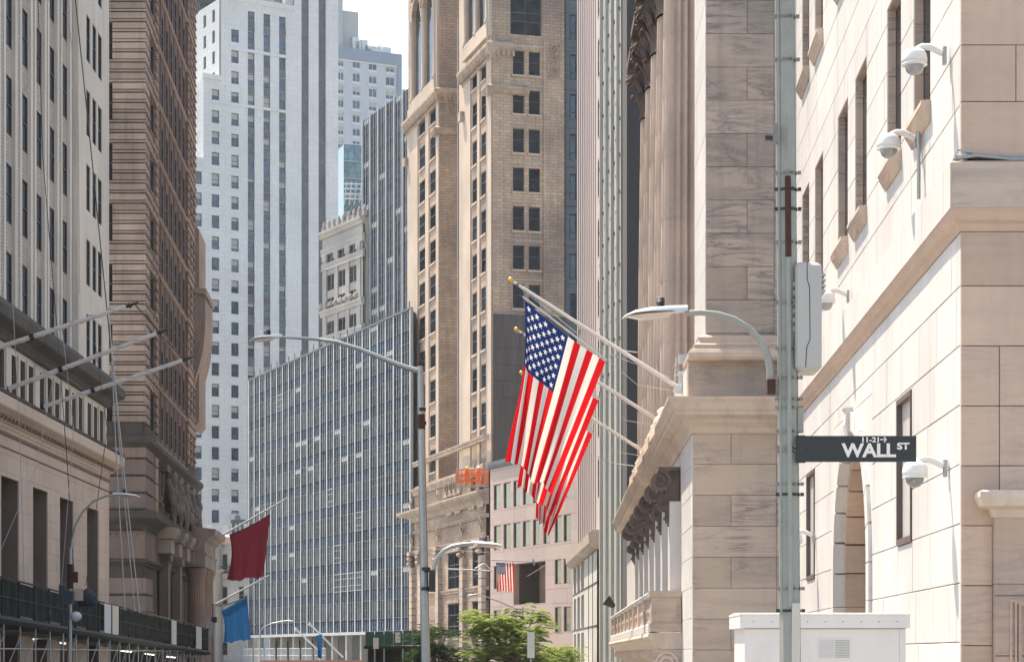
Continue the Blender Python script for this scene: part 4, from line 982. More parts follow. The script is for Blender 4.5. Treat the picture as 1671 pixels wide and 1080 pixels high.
def old_building():
    f = Fr(X(592, 340), 340, .553, -1); t = thing('ornate_old_building', 'old ornate stone building with roof parapet between tower and gridded slab', 'building', (f.x, f.y, 0))
    u = f.u; uL = u(526); H = f.z(592, 352); P = 3.85; zt = f.z(575, 395); hs = []
    cs = [(u(p)-.75, u(p)+.75) for p in (537, 543.5, 555.5, 562, 573.5, 580.5)]
    for a, b in cs:
        for k in range(8): hs.append((a, b, zt-P*k-2.6, zt-P*k))
    hs = [h for h in hs if h[0] > uL]
    m = MB(); m.wall(uL, 0, 0, H, hs, 0, .5); on('wall', m, t, f, mats=M['old'])
    for h in hs: window(t, f, *h, -.12, .1, (0,), (.5,), gm='win_dim')
    for p in (531, 549.5, 568, 586): m = MB(); m.box(u(p)-.7, u(p)+.7, 0, .18, 20, H-5); m.box(u(p)-.9, u(p)+.9, 0, .3, H-5, H-4); on('pilaster', m, t, f, mats=M['old'])
    pr = lambda z, o: [(-.2,z),(.3,z),(o*.6,z+.4),(o,z+.7),(o,z+1.1),(-.2,z+1.3)]
    for z, o in ((H-1.2, .7), (H-4, .3), (zt-P*3+1.0, .5), (zt-P*4+.6, .3), (zt-P*1+.9, .2)):
        m = MB(); m.prof(uL-o*.6, .3, pr(z, o)); on('cornice', m, t, f, mats=M['old'])
    rnd = random.Random(2)
    for k in range(9): 
        m = MB(); x = uL+k*(-uL)/8; m.box(-.35, .35, -.3, .3, 0, .7+.3*(k % 2)); m.lathe([(.001,0),(.28,.1),(.34,.5),(.15,.9),(.001,1.1)], 7, c=(0,0,.7)); on('roof_ornament', m, t, f, x, -.3, H+.1, mats=M['old'])
    for k in range(8): m = MB(); x = uL+k*(-uL)/8; m.lathe([(.001,0),(.5,.1),(.55,.5),(.001,1.1)], 7); on('ledge_ornament', m, t, f, x, .3, zt-P*3+2.3, mats=M['old'])
    m = MB()
    for k in range(14):
        x = uL*.75*(1-k/14); m.tube([(x,1.5,H+.1),(x+rnd.uniform(.5,2.5),2.5,H+rnd.uniform(2,4.5))], .12, 4)
    m.tube([(uL*.8,2,H+1.2),(0,2,H+4.5)], .2, 4); m.tube([(uL*.7,2,H+2.2),(0,2,H+2.4)], .14, 4); m.box(uL*.8, -.2, -4, -2.4, H, H+2.4)
    on('roof_truss', m, t, f, mats=M['tower_dark'], kind='stuff')
    backbox(t, [xy(f, 0, -.6), xy(f, 0, -12), xy(f, uL, -12), xy(f, uL, -.6)], 0, H-.1, M['old'])
old_building()
def low_white():
    Y = 300; f = Fr(X(335, Y), Y, 1, 0); t = thing('low_white_building', 'low weathered white stone building below the white tower behind the flags', 'building', (f.x, f.y, 0))
    W = f.u(412); z = lambda py: Z(py, Y); pc = stone('worn_white_stone', (.50,.47,.44), (.42,.40,.38), .8, .3, 5, .08, .4, (.25,.23,.22), .06, .2)
    hs = [(f.u(363), f.u(371), z(b), z(a)) for a, b in ((904,930),(957,985),(1048,1068))]+[(f.u(390), f.u(398), z(b), z(a)) for a, b in ((904,930),(957,985))]
    rs = courses(f.u(350), W, 0, z(888), 1.0, 2.4, hs); lay(t, f, rs, pc, 0, .03, .1, name='stone_block')
    m = MB(); m.wall(0, W, 0, z(888), hs, -.06, .4); on('wall', m, t, f, mats=pc)
    for h in hs: window(t, f, *h, -.3, .08, (0,), (.5,))
    m = MB(); m.prof(-.5, W, [(0,z(890)),(.5,z(888)),(.9,z(880)),(.9,z(876)),(0,z(872))]); on('cornice', m, t, f, mats=M['mould'])
    m = MB(); m.prof(0, W, [(0,z(945)),(.3,z(943)),(.5,z(936)),(.3,z(932)),(0,z(930))]); on('belt_course', m, t, f, mats=pc)
    m = MB(); m.lathe([(1.6,0),(1.6,z(935)),(2.0,z(933)),(2.1,z(929)),(1.5,z(928)),(1.4,z(898)),(1.8,z(894)),(1.8,z(890)),(.01,z(886))], 20, c=(.8,-.3,0)); on('bow_window', m, t, f, mats=pc)
    m = MB(); m.box(f.u(350), f.u(380), 0, .9, z(935), z(934)+.2); 
    for k in range(9): m.box(f.u(352)+k*.28, f.u(352)+k*.28+.05, .8, .86, z(935), z(925))
    m.box(f.u(350), f.u(380), .78, .88, z(925), z(924)+.05); on('balcony_rail', m, t, f, mats=M['black'])
    m = MB(); m.box(0, W, -10, -.45, 0, z(889)); on('core', m, t, f, mats=pc)
    m = MB(); m.box(f.u(334), f.u(345), -3, -1, z(888), z(855)); on('roof_unit', m, t, f, mats=M['framew'])
    m = MB(); m.box(f.u(362), f.u(372), -3, -1, z(888), z(856)); on('roof_unit', m, t, f, mats=M['framew'])
    for p in (376, 383, 390): m = MB(); m.box(f.u(p), f.u(p)+.4, -2, -1.8, z(885), z(850)); on('roof_post', m, t, f, mats=M['tower_dark'])
    m = MB(); m.box(f.u(374), f.u(405), -2.1, -1.7, z(852), z(846)); on('roof_beam', m, t, f, mats=M['tower_dark'])
low_white()
o = single('air_conditioner', (lambda m: (m.box(-.9, .9, 0, .8, 0, 1.4), m.lathe([(.5,0),(.5,.06),(.44,.06),(.44,0)], 20, c=(0,0,0)), m)[-1])(MB()), M['framew'], 'white air conditioner box hung outside a tower window above the maroon flag', 'air conditioner', TWf.w(TWf.u(384), .1, Z(852, TWf.Y(TWf.u(384)))), rz=TWf.th)
m = MB()
for r in (.5, .34, .18): m.tube([(r*cos(a), -.82, .7+r*sin(a)) for a in [j*pi/8 for j in range(17)]], .05, 4)
put('fan_grille', m, o, mats=M['tower_dark'])
# ------------------------------------------------------------------ tan twin-wing building
def tan_building():
    YA, YB = 205, 227; xA, xB = X(803, YA), X(717, YB)
    t = thing('tan_twin_tower', 'tan brick tower of two wings with arched loggias and an ornate base', 'building', (xA, YA, 0))
    A, As = Fr(xA, YA, 1, .28), Fr(xA, YA, .28, -1); Bf, Bs = Fr(xB, YB, 1, .28), Fr(xB, YB, .28, -1)
    P = 3.73; HA = 76
    for fr, W0, W1, cols, ztop, zb, hh, tag, zdark in (
        (A, 0, A.u(921), [(837,855.5),(863,881.5)], A.z(846, 83), 22, 2.29, 'front', None),
        (As, As.u(757), 0, [(771,778.5),(785.5,793)], As.z(789, 92), 20.3, 2.35, 'left', None),
        (Bf, 0, 10.5, [(750,759.5)], Bf.z(755, 220), 20.3, 2.35, 'front', None),
        (Bs, Bs.u(666), 0, [(684.5,694),(702,711)], Bs.z(706, 166), 20.3, 2.4, 'left', None)):
        hs = []
        for a, b in cols:
            for k in range(0, 16):
                z1 = ztop-P*k; 
                if z1-hh > zb: hs.append((fr.u(a), fr.u(b), z1-hh, z1))
        H = HA
        extra = []
        if fr is A: extra = [(A.u(833), A.u(884), A.z(846, 57), HA-1)]
        if fr is Bf: extra = [(Bf.u(749), Bf.u(760), Bf.z(755, 50), Bf.z(755,15)), (Bf.u(749), Bf.u(760), Bf.z(755, 105), Bf.z(755,82))]
        m = MB(); m.wall(W0, W1, 0, H, hs+extra, 0, .4); on('wall', m, t, fr, mats=M['tan'])
        for h in hs:
            window(t, fr, *h, -.32 if fr in (A, Bf) else -.1, .09, (.0,), (.55,), gm='win' if fr in (A, Bf) else 'win_dim'); key = ('wsill', round(h[1]-h[0], 1))
            if key not in WC: m = MB(); m.box(-.12, h[1]-h[0]+.12, -.05, .12, -.22, -.02); me = m.mesh('window_sill'); mats_on(me, M['tan_s']); WC[key] = me
            on('window_sill', WC[key], t, fr, h[0], 0, h[2])
        for h in extra:
            if fr is A:
                window(t, fr, *h, -.4, .14, (.5,), (.1,.16,.5,.56), blind=0)
            else: window(t, fr, *h, -.32, .09, (0,), (.5,))
        # quoins / piers framing the window columns
        if fr is A:
            for a, b in ((0, A.u(833)), (A.u(886), A.u(918))):
                m = MB(); m.box(a+.02, b, -.02, .12, 15, A.z(846,62)); on('pier', m, t, fr, mats=M['tan'])
        elif fr is Bf: m = MB(); m.box(.02, Bf.u(746), -.02, .12, 15, Bf.z(730,150)); on('pier', m, t, fr, mats=M['tan'])
        else:
            for a, b in ((W0, fr.u(cols[0][0])-.5), (fr.u(cols[0][1])+.35, fr.u(cols[1][0])-.35), (fr.u(cols[1][1])+.5, -.02)):
                m = MB(); m.box(a, b, -.02, .10, 15, fr.z(cols[1][0], 100 if fr is As else 165)+1.5); on('pier', m, t, fr, mats=M['tan_s'])
        if fr is A:
            for k in range(17): 
                z = A.z(846, 83)-P*k+.4; m = MB(); m.box(A.u(833), A.u(886), .0, .06, z, z+.12); on('ledge', m, t, fr, mats=M['tan_s'])
    # cornices with dentils round each wing
    for F1, F2, z, end in ((As, A, As.z(800, 78), A.u(836)), (Bs, Bf, Bs.z(717, 150), 10)):
        pr = [(-.2,z-1.2),(.15,z-1.2),(.2,z-.9),(.35,z-.7),(.62,z-.3),(.72,z-.2),(.72,z+.1),(.6,z+.25),(-.2,z+.6)]
        a0 = As.u(757)-.3 if F1 is As else Bs.u(666)-.4
        swept('cornice', t, [xy(F1, a0), xy(F1, 0), xy(F2, end)], pr, M['tan_orn'])
        k = 0; u = -.4
        while u > a0: m = MB(); m.box(u-.22, u, .2, .5, z-.95, z-.45); on('dentil', m, t, F1, mats=M['tan_orn']); u -= .5
        u = .4
        while u < end: m = MB(); m.box(u, u+.22, .2, .5, z-.95, z-.45); on('dentil', m, t, F2, mats=M['tan_orn']); u += .5
        # second small corner ledge one storey lower
        z2 = z-4.6; pr = [(-.1,z2),(.3,z2+.1),(.55,z2+.5),(.55,z2+.7),(-.1,z2+.95)]
        swept('corner_ledge', t, [xy(F1, -1.3, .22), xy(F1, 0, .22), xy(F2, 3.6 if F1 is As else 1.9, .12)], pr, M['tan_orn'])
        m = MB(); m.box(a0, a0+.9, .1, .55, z2-.1, z2+.8); on('corner_ledge', m, t, F1, mats=M['tan_orn'])
    # ornament panels
    for fr, a, b, p0, p1 in ((Bf, 728, 743, 150, 193), (A, 812, 826, 65, 88), (A, 893, 913, 72, 128)):
        za, zb = fr.z(a, p1), fr.z(a, p0); ua, ub = fr.u(a), fr.u(b); m = MB()
        m.box(ua, ub, .12, .2, za, za+.12); m.box(ua, ub, .12, .2, zb-.12, zb); m.box(ua, ua+.1, .12, .2, za, zb); m.box(ub-.1, ub, .12, .2, za, zb)
        n = max(1, int((zb-za)/1.0))
        for k in range(n):
            c = (za+(zb-za)*(k+.5)/n); cu = (ua+ub)/2; m.tube([(cu+.33*cos(q), -.22, c+.4*sin(q)) for q in [j*pi/6 for j in range(13)]], .07, 4); m.tube([(cu-.3,-.2,c-.45),(cu,-.26,c),(cu+.3,-.2,c+.45)], .06, 4)
        on('ornament_panel', m, t, fr, mats=M['tan_orn'])
    # loggia of tall arches with columns above the B cornice and A cornice (left faces)
    for fr, pa, pb, pbase, ptop in ((Bs, 677, 714, 140, 15), (As, 764, 800, 52, -70)):
        a, b = fr.u(pa), fr.u(pb); zb = fr.z(pb, pbase); zs = fr.z((pa+pb)/2, ptop); n = 2; W = (b-a)/n; R = W*.36
        m = MB(); m.box(a-.6, b+.4, .0, .5, zb-.6, zb+.8); on('loggia_base', m, t, fr, mats=M['tan_s'])
        for i in range(n):
            c = a+W*(i+.5); m = MB(); m.box(c-R, c+R, .0, .04, zb+.8, zs); 
            o = on('arch_window', m, t, fr, mats=M['win'])
            m = MB(); pts = [(c-R*cos(q), -.04, zs+R*sin(q)) for q in [j*pi/10 for j in range(11)]]; m.add(pts, [tuple(range(11))]); put('arch_glass', m, o, mats=M['win'])
            m = MB(); 
            for r0, r1, n1 in ((R, R+.22, .55), (R+.22, R+.45, .4)):
                for j in range(12):
                    q0, q1 = pi*j/12, pi*(j+1)/12
                    m.add([(c-r*cos(q), -nn, zs+r*sin(q)) for nn in (n1, 0) for r, q in ((r0,q0),(r1,q0),(r1,q1),(r0,q1))], [(0,1,2,3),(0,4,5,1),(1,5,6,2),(2,6,7,3),(3,7,4,0)])
            on('arch_ring', m, t, fr, mats=M['tan_orn'])
        for i in range(n+1):
            c = a+W*i; m = MB(); m.lathe([(.45,0),(.45,.3),(.36,.5),(.34,zs-zb-2.4),(.38,zs-zb-2.3),(.5,zs-zb-1.2),(.5,zs-zb-.8)], 14, c=(c,-.15,zb+.8)); on('loggia_column', m, t, fr, mats=M['tan_s'])
        m = MB(); m.box(a-.6, b+.5, .0, .5, zs+R+.5, zs+R+3.2); on('loggia_head', m, t, fr, mats=M['tan_s'])
        m = MB(); m.prof(a-.9, b+.9, [(0,zs+R+3.2),(.9,zs+R+3.4),(1.2,zs+R+4.0),(0,zs+R+4.4)]); on('upper_cornice', m, t, fr, mats=M['tan_orn'])
        m = MB(); m.box(b+.3, b+1.2 if b+1.2 < -.02 else -.02, -.02, .3, zb-.6, zs+6); on('corner_pier', m, t, fr, mats=M['tan_s'])
    # scraped dark patch wall beside the pink building
    m = MB(); m.box(A.u(804), A.u(920), -.0, .31, 15, A.z(830, 514)); on('grey_party_wall', m, t, A, mats=M['greywall']); lay(t, A, courses(A.u(804), A.u(920), 15, A.z(830, 514), 1.6, 2.4), M['greywall'], .35, .03, .04, name='wall_panel')
    # cores
    a1, a2 = xy(As, As.u(757), -.5), xy(A, A.u(921), -.5)
    m = MB(); m.box(.3, A.u(921), -14, -.5, 0, HA-.1); on('core', m, t, A, mats=M['tan_s'])
    m = MB(); m.box(.3, 10.4, -15, -.5, 0, HA-.1); on('core', m, t, Bf, mats=M['tan_s'])
    # ornate base: two faces meeting below the wings
    c0, c1, c2 = xy(Bs, Bs.u(666)-.5, .8), xy(Bs, 0, .9), xy(As, .4, .7)
    def fr2(p, q): return Fr(p[0], p[1], q[0]-p[0], q[1]-p[1])
    b1, b2 = fr2(c0, c1), fr2(c1, c2); l1, l2 = hypot(c1[0]-c0[0], c1[1]-c0[1]), hypot(c2[0]-c1[0], c2[1]-c1[1])
    zt = 20.0; h1, h2 = [], []
    rows = ((Z(846,227), Z(800,227)), (Z(962,220), Z(903,220)), (Z(1040,220), Z(985,220)))
    for i, (a, b) in enumerate(rows):
        for p, q in ((697, 709),): h1.append((b1.u(p), b1.u(q), a, b))
        for p, q in (((731,739),(745,753),(768,776),(782,790)) if i == 0 else ((731,750),(771,790))): h2.append((b2.u(p), b2.u(q), a, b))
    h2 += [(b2.u(p), b2.u(q), Z(775,215)-2.6, Z(775,215)) for p, q in ((768,776),(782,790))]; h1.append((b1.u(697), b1.u(709), Z(775,235)-2.6, Z(775,235)))
    for fr, l, hh in ((b1, l1, h1), (b2, l2, h2)):
        hh = [h for h in hh if h[0] > 0 and h[1] < l]
        m = MB(); m.wall(0, l, 0, zt, hh, 0, .5); on('base_wall', m, t, fr, mats=M['tan'])
        for h in hh: window(t, fr, *h, -.15, .1, (.5,) if h[1]-h[0] > 2 else (0,), (.33,.66), gm='win_dim')
        for h in hh: m = MB(); m.box(h[0]-.3, h[1]+.3, 0, .25, h[3], h[3]+.3); m.box(h[0]-.2, h[1]+.2, 0, .2, h[2]-.25, h[2]); on('window_trim', m, t, fr, mats=M['tan_orn'])
    path = [c0, c1, c2]
    for z, o, h in ((17.2, .9, 1.1), (19.6, .4, .6), (12.9, .35, .5), (15.1, .2, .3), (8.2,.25,.3), (22.6,.25,.4)):
        swept('base_cornice', t, path, [(-.3,z-h),(.2,z-h),(o*.4,z-h*.6),(o*.9,z-h*.2),(o,z),(o,z+h*.2),(-.3,z+h*.4)], M['tan_orn'])
    for fr, ps in ((b1, (676, 690)), (b2, (719, 759, 798))):
        for p in ps:
            u = fr.u(p); u = min(max(u, .7), (l1 if fr is b1 else l2)-.7)
            k = 0; z = 0
            while z < 11.2: m = MB(); m.box(u-.65, u+.65, 0, .45, z+.04, z+.72); on('pier_block', m, t, fr, mats=M['tan_s']); z += .75
            m = MB(); m.box(u-.8, u+.8, 0, .7, 12.5, 12.9)
            for j in range(6): m.lathe([(.001,-.25),(.28,-.1),(.3,.1),(.001,.3)], 6, c=(u-.5+.33*(j % 3), -.5, 11.6+.55*(j//3)))
            on('pier_capital', m, t, fr, mats=M['tan_orn'])
            m = MB(); m.tube([(u-.4,-.3,14.1),(u,-.45,14.8),(u+.4,-.3,14.1),(u,-.3,13.5),(u-.4,-.3,14.1)], .12, 5); m.tube([(u,-.35,17.9),(u+.3,-.45,18.3),(u,-.35,18.7),(u-.3,-.45,18.3),(u,-.35,17.9)], .12, 5); on('carved_swag', m, t, fr, mats=M['tan_orn'])
    # round-medallion panel on the middle
    u0, u1 = b2.u(724), b2.u(752); z0, z1 = 17.9, 19.4+.0; m = MB(); m.box(u0, u1, 0, .12, z0-.1, z1); 
    for cc in (.25, .5, .75): m.tube([((u0+(u1-u0)*cc)+.42*cos(q), -.2, (z0+z1)/2+.5*sin(q)) for q in [j*pi/7 for j in range(15)]], .09, 4)
    on('medallion_panel', m, t, b2, mats=M['tan_orn'])
    backbox(t, [xy(b1, 0, -.6), xy(b1, l1, -.6), xy(b2, l2, -.6), (c2[0]+3, c2[1]+18), (c0[0]+8, c0[1]+8)], 0, zt-.3, M['tan_s'])
    return t, A, As, b2
TN, TNA, TNAs, TNb = tan_building()
def blue_grey():
    f = Fr(X(912, 216), 216, 1, 0); t = thing('blue_grey_tower', 'narrow blue-grey stone tower between the tan tower and the striped fins', 'building', (f.x, f.y, 0))
    W = f.u(960); hs = []; P = 65/3500*216
    for k in range(16):
        z = f.z(929, 24)-P*k+0
        hs.append((f.u(929.5), f.u(940.5), z-2.6, z))
    hs.append((f.u(929.5), f.u(940.5), f.z(929,24)+1.4, f.z(929,24)+3.8))
    m = MB(); m.wall(0, W, 0, 75, hs, 0, .35); on('wall', m, t, f, mats=M['bluegrey'])
    for h in hs: window(t, f, *h, -.3, .1, (0,), (.3,), gm='winb')
    for k in range(17): m = MB(); z = f.z(929, 24)-P*k+.7; m.box(0, W, 0, .05, z, z+.08); on('ledge', m, t, f, mats=M['bluegrey'])
    m = MB(); m.box(f.u(923), f.u(924.5), 0, .25, 0, 75); on('rib', m, t, f, mats=M['bluegrey'])
    m = MB(); m.box(0, W, -9, -.4, 0, 74.9); on('core', m, t, f, mats=M['bluegrey'])
blue_grey()
def pink():
    Y0 = 165; f = Fr(X(942, Y0), Y0, .39, -1); t = thing('pink_granite_block', 'low pink granite block with green-tinted windows behind the big flags', 'building', (f.x, f.y, 0))
    u = f.u; uL = u(800); H = 17.5; hs = []; z = f.z
    base = [(806,817),(822,833),(838,849),(853.5,865),(870,881),(887,898),(905.5,916),(920,931.5)]
    r1, r2, r3, r4 = (13.95, 16.05), (10.55, 12.6), (z(915,952), z(915,912)), (z(915,1030), z(915,990))
    for p, q in base: hs.append((u(p), u(q), *r1)); hs.append((u(p), u(q), *r2))
    for p, q in ((905.5,916),(920,931.5),(806,817)):
        hs.append((u(p), u(q), *r3)); hs.append((u(p), u(q), *r4))
    big = (u(838), u(890), z(860,985), z(860,918)); low = (u(830), u(940), 0, z(900, 1056))
    wn = plain('greenish_window_glass', (.05,.075,.07), .08)
    M['win_green'] = glass('green_tinted_glass', (.045,.075,.07), .05, .8, .3)
    rs = courses(uL, 0, 0, H, 1.15, 2.9, [(a-.02, b+.02, c, d) for a, b, c, d in hs]+[big, low], shift=0); lay(t, f, rs, M['pinkpanel'], 0, .02, .05, name='granite_panel', ch=.005)
    m = MB(); m.wall(uL, 0, 0, H, hs+[big, low], -.04, .5, mr=1); on('wall', m, t, f, mats=[M['joint'], M['pinkpanel']])
    for h in hs: window(t, f, *h, -.15, .05, (0,), (.0001,), gm='win_green', blind=0)
    m = MB(); m.box(big[0]-.01, big[1]+.01, -6, -5.6, big[2], big[3]); on('recess_back', m, t, f, mats=M['greywall'])
    m = MB(); m.wall(big[0], big[1], big[2], big[3], [], -5.5, .1); m.box(big[0], big[0]+.1, -5.5, -.5, big[2], big[3]); m.box(big[1]-.1, big[1], -5.5, -.5, big[2], big[3]); m.box(big[0], big[1], -5.5, -.5, big[3], big[3]+.1); on('recess', m, t, f, mats=M['greywall'])
    m = MB(); m.box(big[0]+2.6, big[0]+2.75, -2.5, -2.3, big[2], big[3]); on('recess_post', m, t, f, mats=M['tower_dark'])
    m = MB(); m.box(low[0], low[1], -1.2, -1.0, low[2], low[3]); on('shopfront', m, t, f, mats=M['win'])
    m = MB(); m.prof(uL-.2, .0, [(-.6,H),(.15,H),(.2,H+.25),(.2,H+.55),(-.6,H+.6)]); on('parapet', m, t, f, mats=M['bluegrey'])
    backbox(t, [xy(f, 0, -6.3), xy(f, 0, -20), xy(f, uL+1, -12), xy(f, uL, -.6)][0:4], 0, H-.05, M['pinkpanel'])
    m = MB(); m.prof(uL, uL+1.0, [(-.6,0),(-.6,H),(-6,H),(-6,0)]); 
    return t, f
PK, PKf = pink()
def finned():
    Y0 = 119; x0 = X(983, Y0); s = Fr(x0, Y0, .0201, -1); t = thing('pink_finned_building', 'building of thin pale pink fins over a white grid base right of the flags', 'building', (x0, Y0, 0))
    uf = s.u(942); zc = Z(864.5, Y0)
    n = 12
    for k in range(n):
        px = 942+k*(976-942)/(n-1); m = MB(); m.box(s.u(px)-.75, s.u(px)+.25, -.1, -.03, zc, 52); on('fin', m, t, s, mats=M['pinkfin'])
    m = MB(); m.box(uf, 0, -.6, -.1, 0, 52); on('wall', m, t, s, mats=plain('dark_bronze_wall', (.055,.045,.045), .6))
    m = MB(); hs = [(s.u(977), s.u(981.5), zc+2+k*3.4, zc+4.2+k*3.4) for k in range(13)]; m.wall(s.u(975.5), 0, zc, 52, hs, .05, .1); on('end_strip', m, t, s, mats=M['pinkfin'])
    for h in hs: window(t, s, *h, -.02, .08, (0,), (.5,))
    m = MB(); m.prof(uf-.5, .2, [(-.1,zc-1.1),(.55,zc-1.0),(.75,zc-.7),(.8,zc-.2),(.55,zc),(-.1,zc+.05)]); on('ledge', m, t, s, mats=M['mould'])
    # white base with tall grid windows
    a = s.u(960); b = s.u(943); hs = [(s.u(p), s.u(q), 1.0+k*2.35, 3.1+k*2.35) for p, q in ((943.5,947.5),(949.5,954),(956,961)) for k in range(0, 3)]
    hs = [(h[0], h[1], h[2], h[3]) for h in hs]; m = MB(); m.wall(uf, 0, 0, zc-1.1, hs, .3, .3); on('base_wall', m, t, s, mats=M['marble_sun'])
    for h in hs: window(t, s, *h, .05, .08, (.5,), (.5,), fm='framew')
    for p in (969, 976): m = MB(); m.box(s.u(p)-.06, s.u(p)+.06, .3, .33, 0, zc-1.1); on('panel_joint', m, t, s, mats=M['darkslot'])
    for z in (3.3, 5.7): m = MB(); m.box(uf, 0, .3, .325, z, z+.08); on('panel_joint', m, t, s, mats=M['darkslot'])
    m = MB(); m.box(uf, 0, -9, -.62, 0, 51.9); on('core', m, t, s, mats=M['greywall'])
finned()
def ribbed():
    Y0 = 100; x0 = X(1023, Y0); s = Fr(x0, Y0, .0201, -1); t = thing('grey_green_ribbed_tower', 'grey-green metal ribbed tower just left of the fluted columns', 'building', (x0, Y0, 0))
    uf = s.u(983); H = 42
    m = MB(); m.box(uf, 0, -.5, 0, 0, H); on('wall', m, t, s, mats=M['greenfin'])
    px = 984
    k = 0
    dk = plain('dark_vent_slot', (.16,.17,.16), .7)
    while px < 1022:
        u = s.u(px); m = MB(); m.box(u-.3, u+.3, -.1, .12 if k % 2 else .2, 0, H); on('rib', m, t, s, mats=M['greenfin'])
        for j in range(14): m = MB(); z = 16+j*1.75+(k*.6) % 1.7; m.box(u-.1, u+.1, .1, .215, z, z+.14); on('vent', m, t, s, mats=dk)
        px += 4.6; k += 1
    m = MB(); m.box(0, .15, -5, .3, 0, H); on('corner_strip', m, t, s, mats=M['greenfin'])
    m = MB(); f = Fr(X(1023, 96), 96, 1, 0); m.box(0, 3, -4, 0, 0, Z(-300, 96)); on('dark_wall_strip', m, t, f, mats=M['darkwall'])
ribbed()
def P(px, py, Y): return Vector((X(px, Y), Y, Z(py, Y)))
def rel(pts, o): return [Vector(p)-o for p in pts]
# ------------------------------------------------------------------ street sign pole with lamp, cabinet and name sign
def text_mesh(s, w, h, off=.0):
    cu = bpy.data.curves.new('lettering', 'FONT'); cu.body = s; cu.extrude = .0; cu.offset = off; cu.resolution_u = 3
    o = bpy.data.objects.new('lettering', cu); C.objects.link(o); dg = bpy.context.evaluated_depsgraph_get(); dg.update()
    me = bpy.data.meshes.new_from_object(o.evaluated_get(dg)); bpy.data.objects.remove(o)
    xs = [v.co.x for v in me.vertices]; ys = [v.co.y for v in me.vertices]; x0, x1, y0, y1 = min(xs), max(xs), min(ys), max(ys)
    for v in me.vertices: v.co = ((v.co.x-x0)/(x1-x0)*w, 0, (v.co.y-y0)/(y1-y0)*h)
    return me
def sign_pole():
    Y = 18.0; o = Vector((X(1291.5, Y), Y, 0)); t = thing('street_pole', 'weathered green-grey octagonal steel pole with clamps in front of marble buildings', 'street pole', o)
    A, B = P(1281.5, -120, Y)-o, P(1291.5, 1068+329, Y)-o
    m = MB(); m.tube([B, A], [.094, .073], 8); m.sm = [False]*len(m.sm); put('shaft', m, t, mats=M['polepaint'])
    ax = lambda py: A+(B-A)*((py+120)/(1068+329+120))
    rr = lambda py: .073+.021*((py+120)/1517)
    m = MB(); m.tube([ax(1000)+Vector((-.07,-.04,0)), ax(-100)+Vector((-.075,-.03,0))], .022, 8); put('side_conduit', m, t, mats=M['polepaint'])
    m = MB(); m.tube([ax(292)+Vector((-.005,-.098,0)), ax(422)+Vector((-.005,-.098,0))], .026, 8); put('rusty_sleeve', m, t, mats=M['rust'])
    m = MB(); m.tube([ax(423)+Vector((-.005,-.098,0)), ax(990)+Vector((-.005,-.108,0))], .019, 8); put('front_conduit', m, t, mats=M['polepaint'])
    m = MB(); m.box(-.03, .035, .09, .13, 0, .75); put('base_cover', m, t, ax(1124)*Vector((1,1,0)).to_track_quat('Z','Y').to_matrix().to_3x3() if False else Vector((ax(1100).x+.03, -.0, ax(1130).z)), mats=M['cream_hi'])
    for py in (30, 100, 284, 311, 343, 397, 495, 570, 617, 652, 666, 704, 730, 737, 790, 807, 960, 996):
        c = ax(py); r = rr(py)+.006; m = MB(); m.tube([c+Vector((0,0,-.011)), c+Vector((0,0,.011))], r, 16)
        for sx in (-1, 1): m.box(c.x+sx*(r+.012)-.014, c.x+sx*(r+.012)+.014, -c.y+.03, -c.y+.055, c.z-.014, c.z+.014)
        m.tube([c+Vector((r*.4,-r*1.05,0)), c+Vector((r*.4,-r*1.05-.025,0))], .009, 6)
        put('clamp', m, t, mats=M['steel'] if py not in (343, 311, 996, 807) else M['black'])
    m = MB(); a = P(1254, 236, Y-.08)-o; m.box(a.x+.03, a.x+.075, -a.y, -a.y+.07, a.z, a.z+.16); put('junction_box', m, t, mats=M['steel'])
    m = MB(); m.box(a.x-.03, a.x+.03, -a.y, -a.y+.04, a.z+.03, a.z+.065); put('sensor', m, t, mats=M['black'])
    # curved arm and lamp head
    m = MB(); pts = [P(x, y, Y-.05)-o for x, y in ((1257,628),(1256.5,600),(1251,575),(1240,555),(1222,536),(1198,521),(1172,513),(1145,510),(1118,511))]; m.tube(pts, [.030,.032,.031,.029,.028,.027,.026,.025,.025], 10); arm = put('lamp_arm', m, t, mats=M['polepaint'])
    m = MB(); a = P(1251, 643, Y-.05)-o; m.box(a.x, a.x+.07, -a.y-.05, -a.y+.05, a.z, a.z+.12); put('arm_bracket', m, t, mats=M['rust'])
    lamp_head('street_lamp_head', t, P(1122, 508, Y-.05)-o, -1, .55)
    # traffic cabinet
    b = P(1298, 605, Y-.12)-o; w_, h_ = .222, .91; m = MB(); e = .02
    prof = [(0,e),(e,0),(w_-e,0),(w_,e),(w_,.34-e),(w_-e,.34),(e,.34),(0,.34-e)]
    vs = []
    for z, i_ in ((.0,.03),(.035,.0),(h_-.03,0),(h_,.03)):
        for x, y in prof: vs.append((b.x+x+(i_ if x < w_/2 else -i_), b.y+y+(i_ if y < .17 else -i_)-.0, b.z+z))
    fs = [(i*8+j, i*8+(j+1) % 8, (i+1)*8+(j+1) % 8, (i+1)*8+j) for i in range(3) for j in range(8)]+[tuple(range(8))[::-1], tuple(range(24, 32))]
    m.add(vs, fs); cab = put('signal_cabinet', m, t, mats=M['boxgrey'])
    m = MB(); sp = [(.098,h_-.0),(.098,.76),(.118,.70),(.122,.26),(.094,.20),(.085,.03)]
    m.tube([Vector((b.x+x, b.y-.001, b.z+z)) for x, z in sp], .0035, 5); put('door_seam', m, cab, mats=M['black'])
    for k in range(4): m = MB(); z = h_-.10-k*.045; m.box(b.x+w_-.002, b.x+w_+.035, -b.y-.25, -b.y-.03, b.z+z-.012, b.z+z+.008); put('louvre', m, cab, mats=M['boxgrey'])
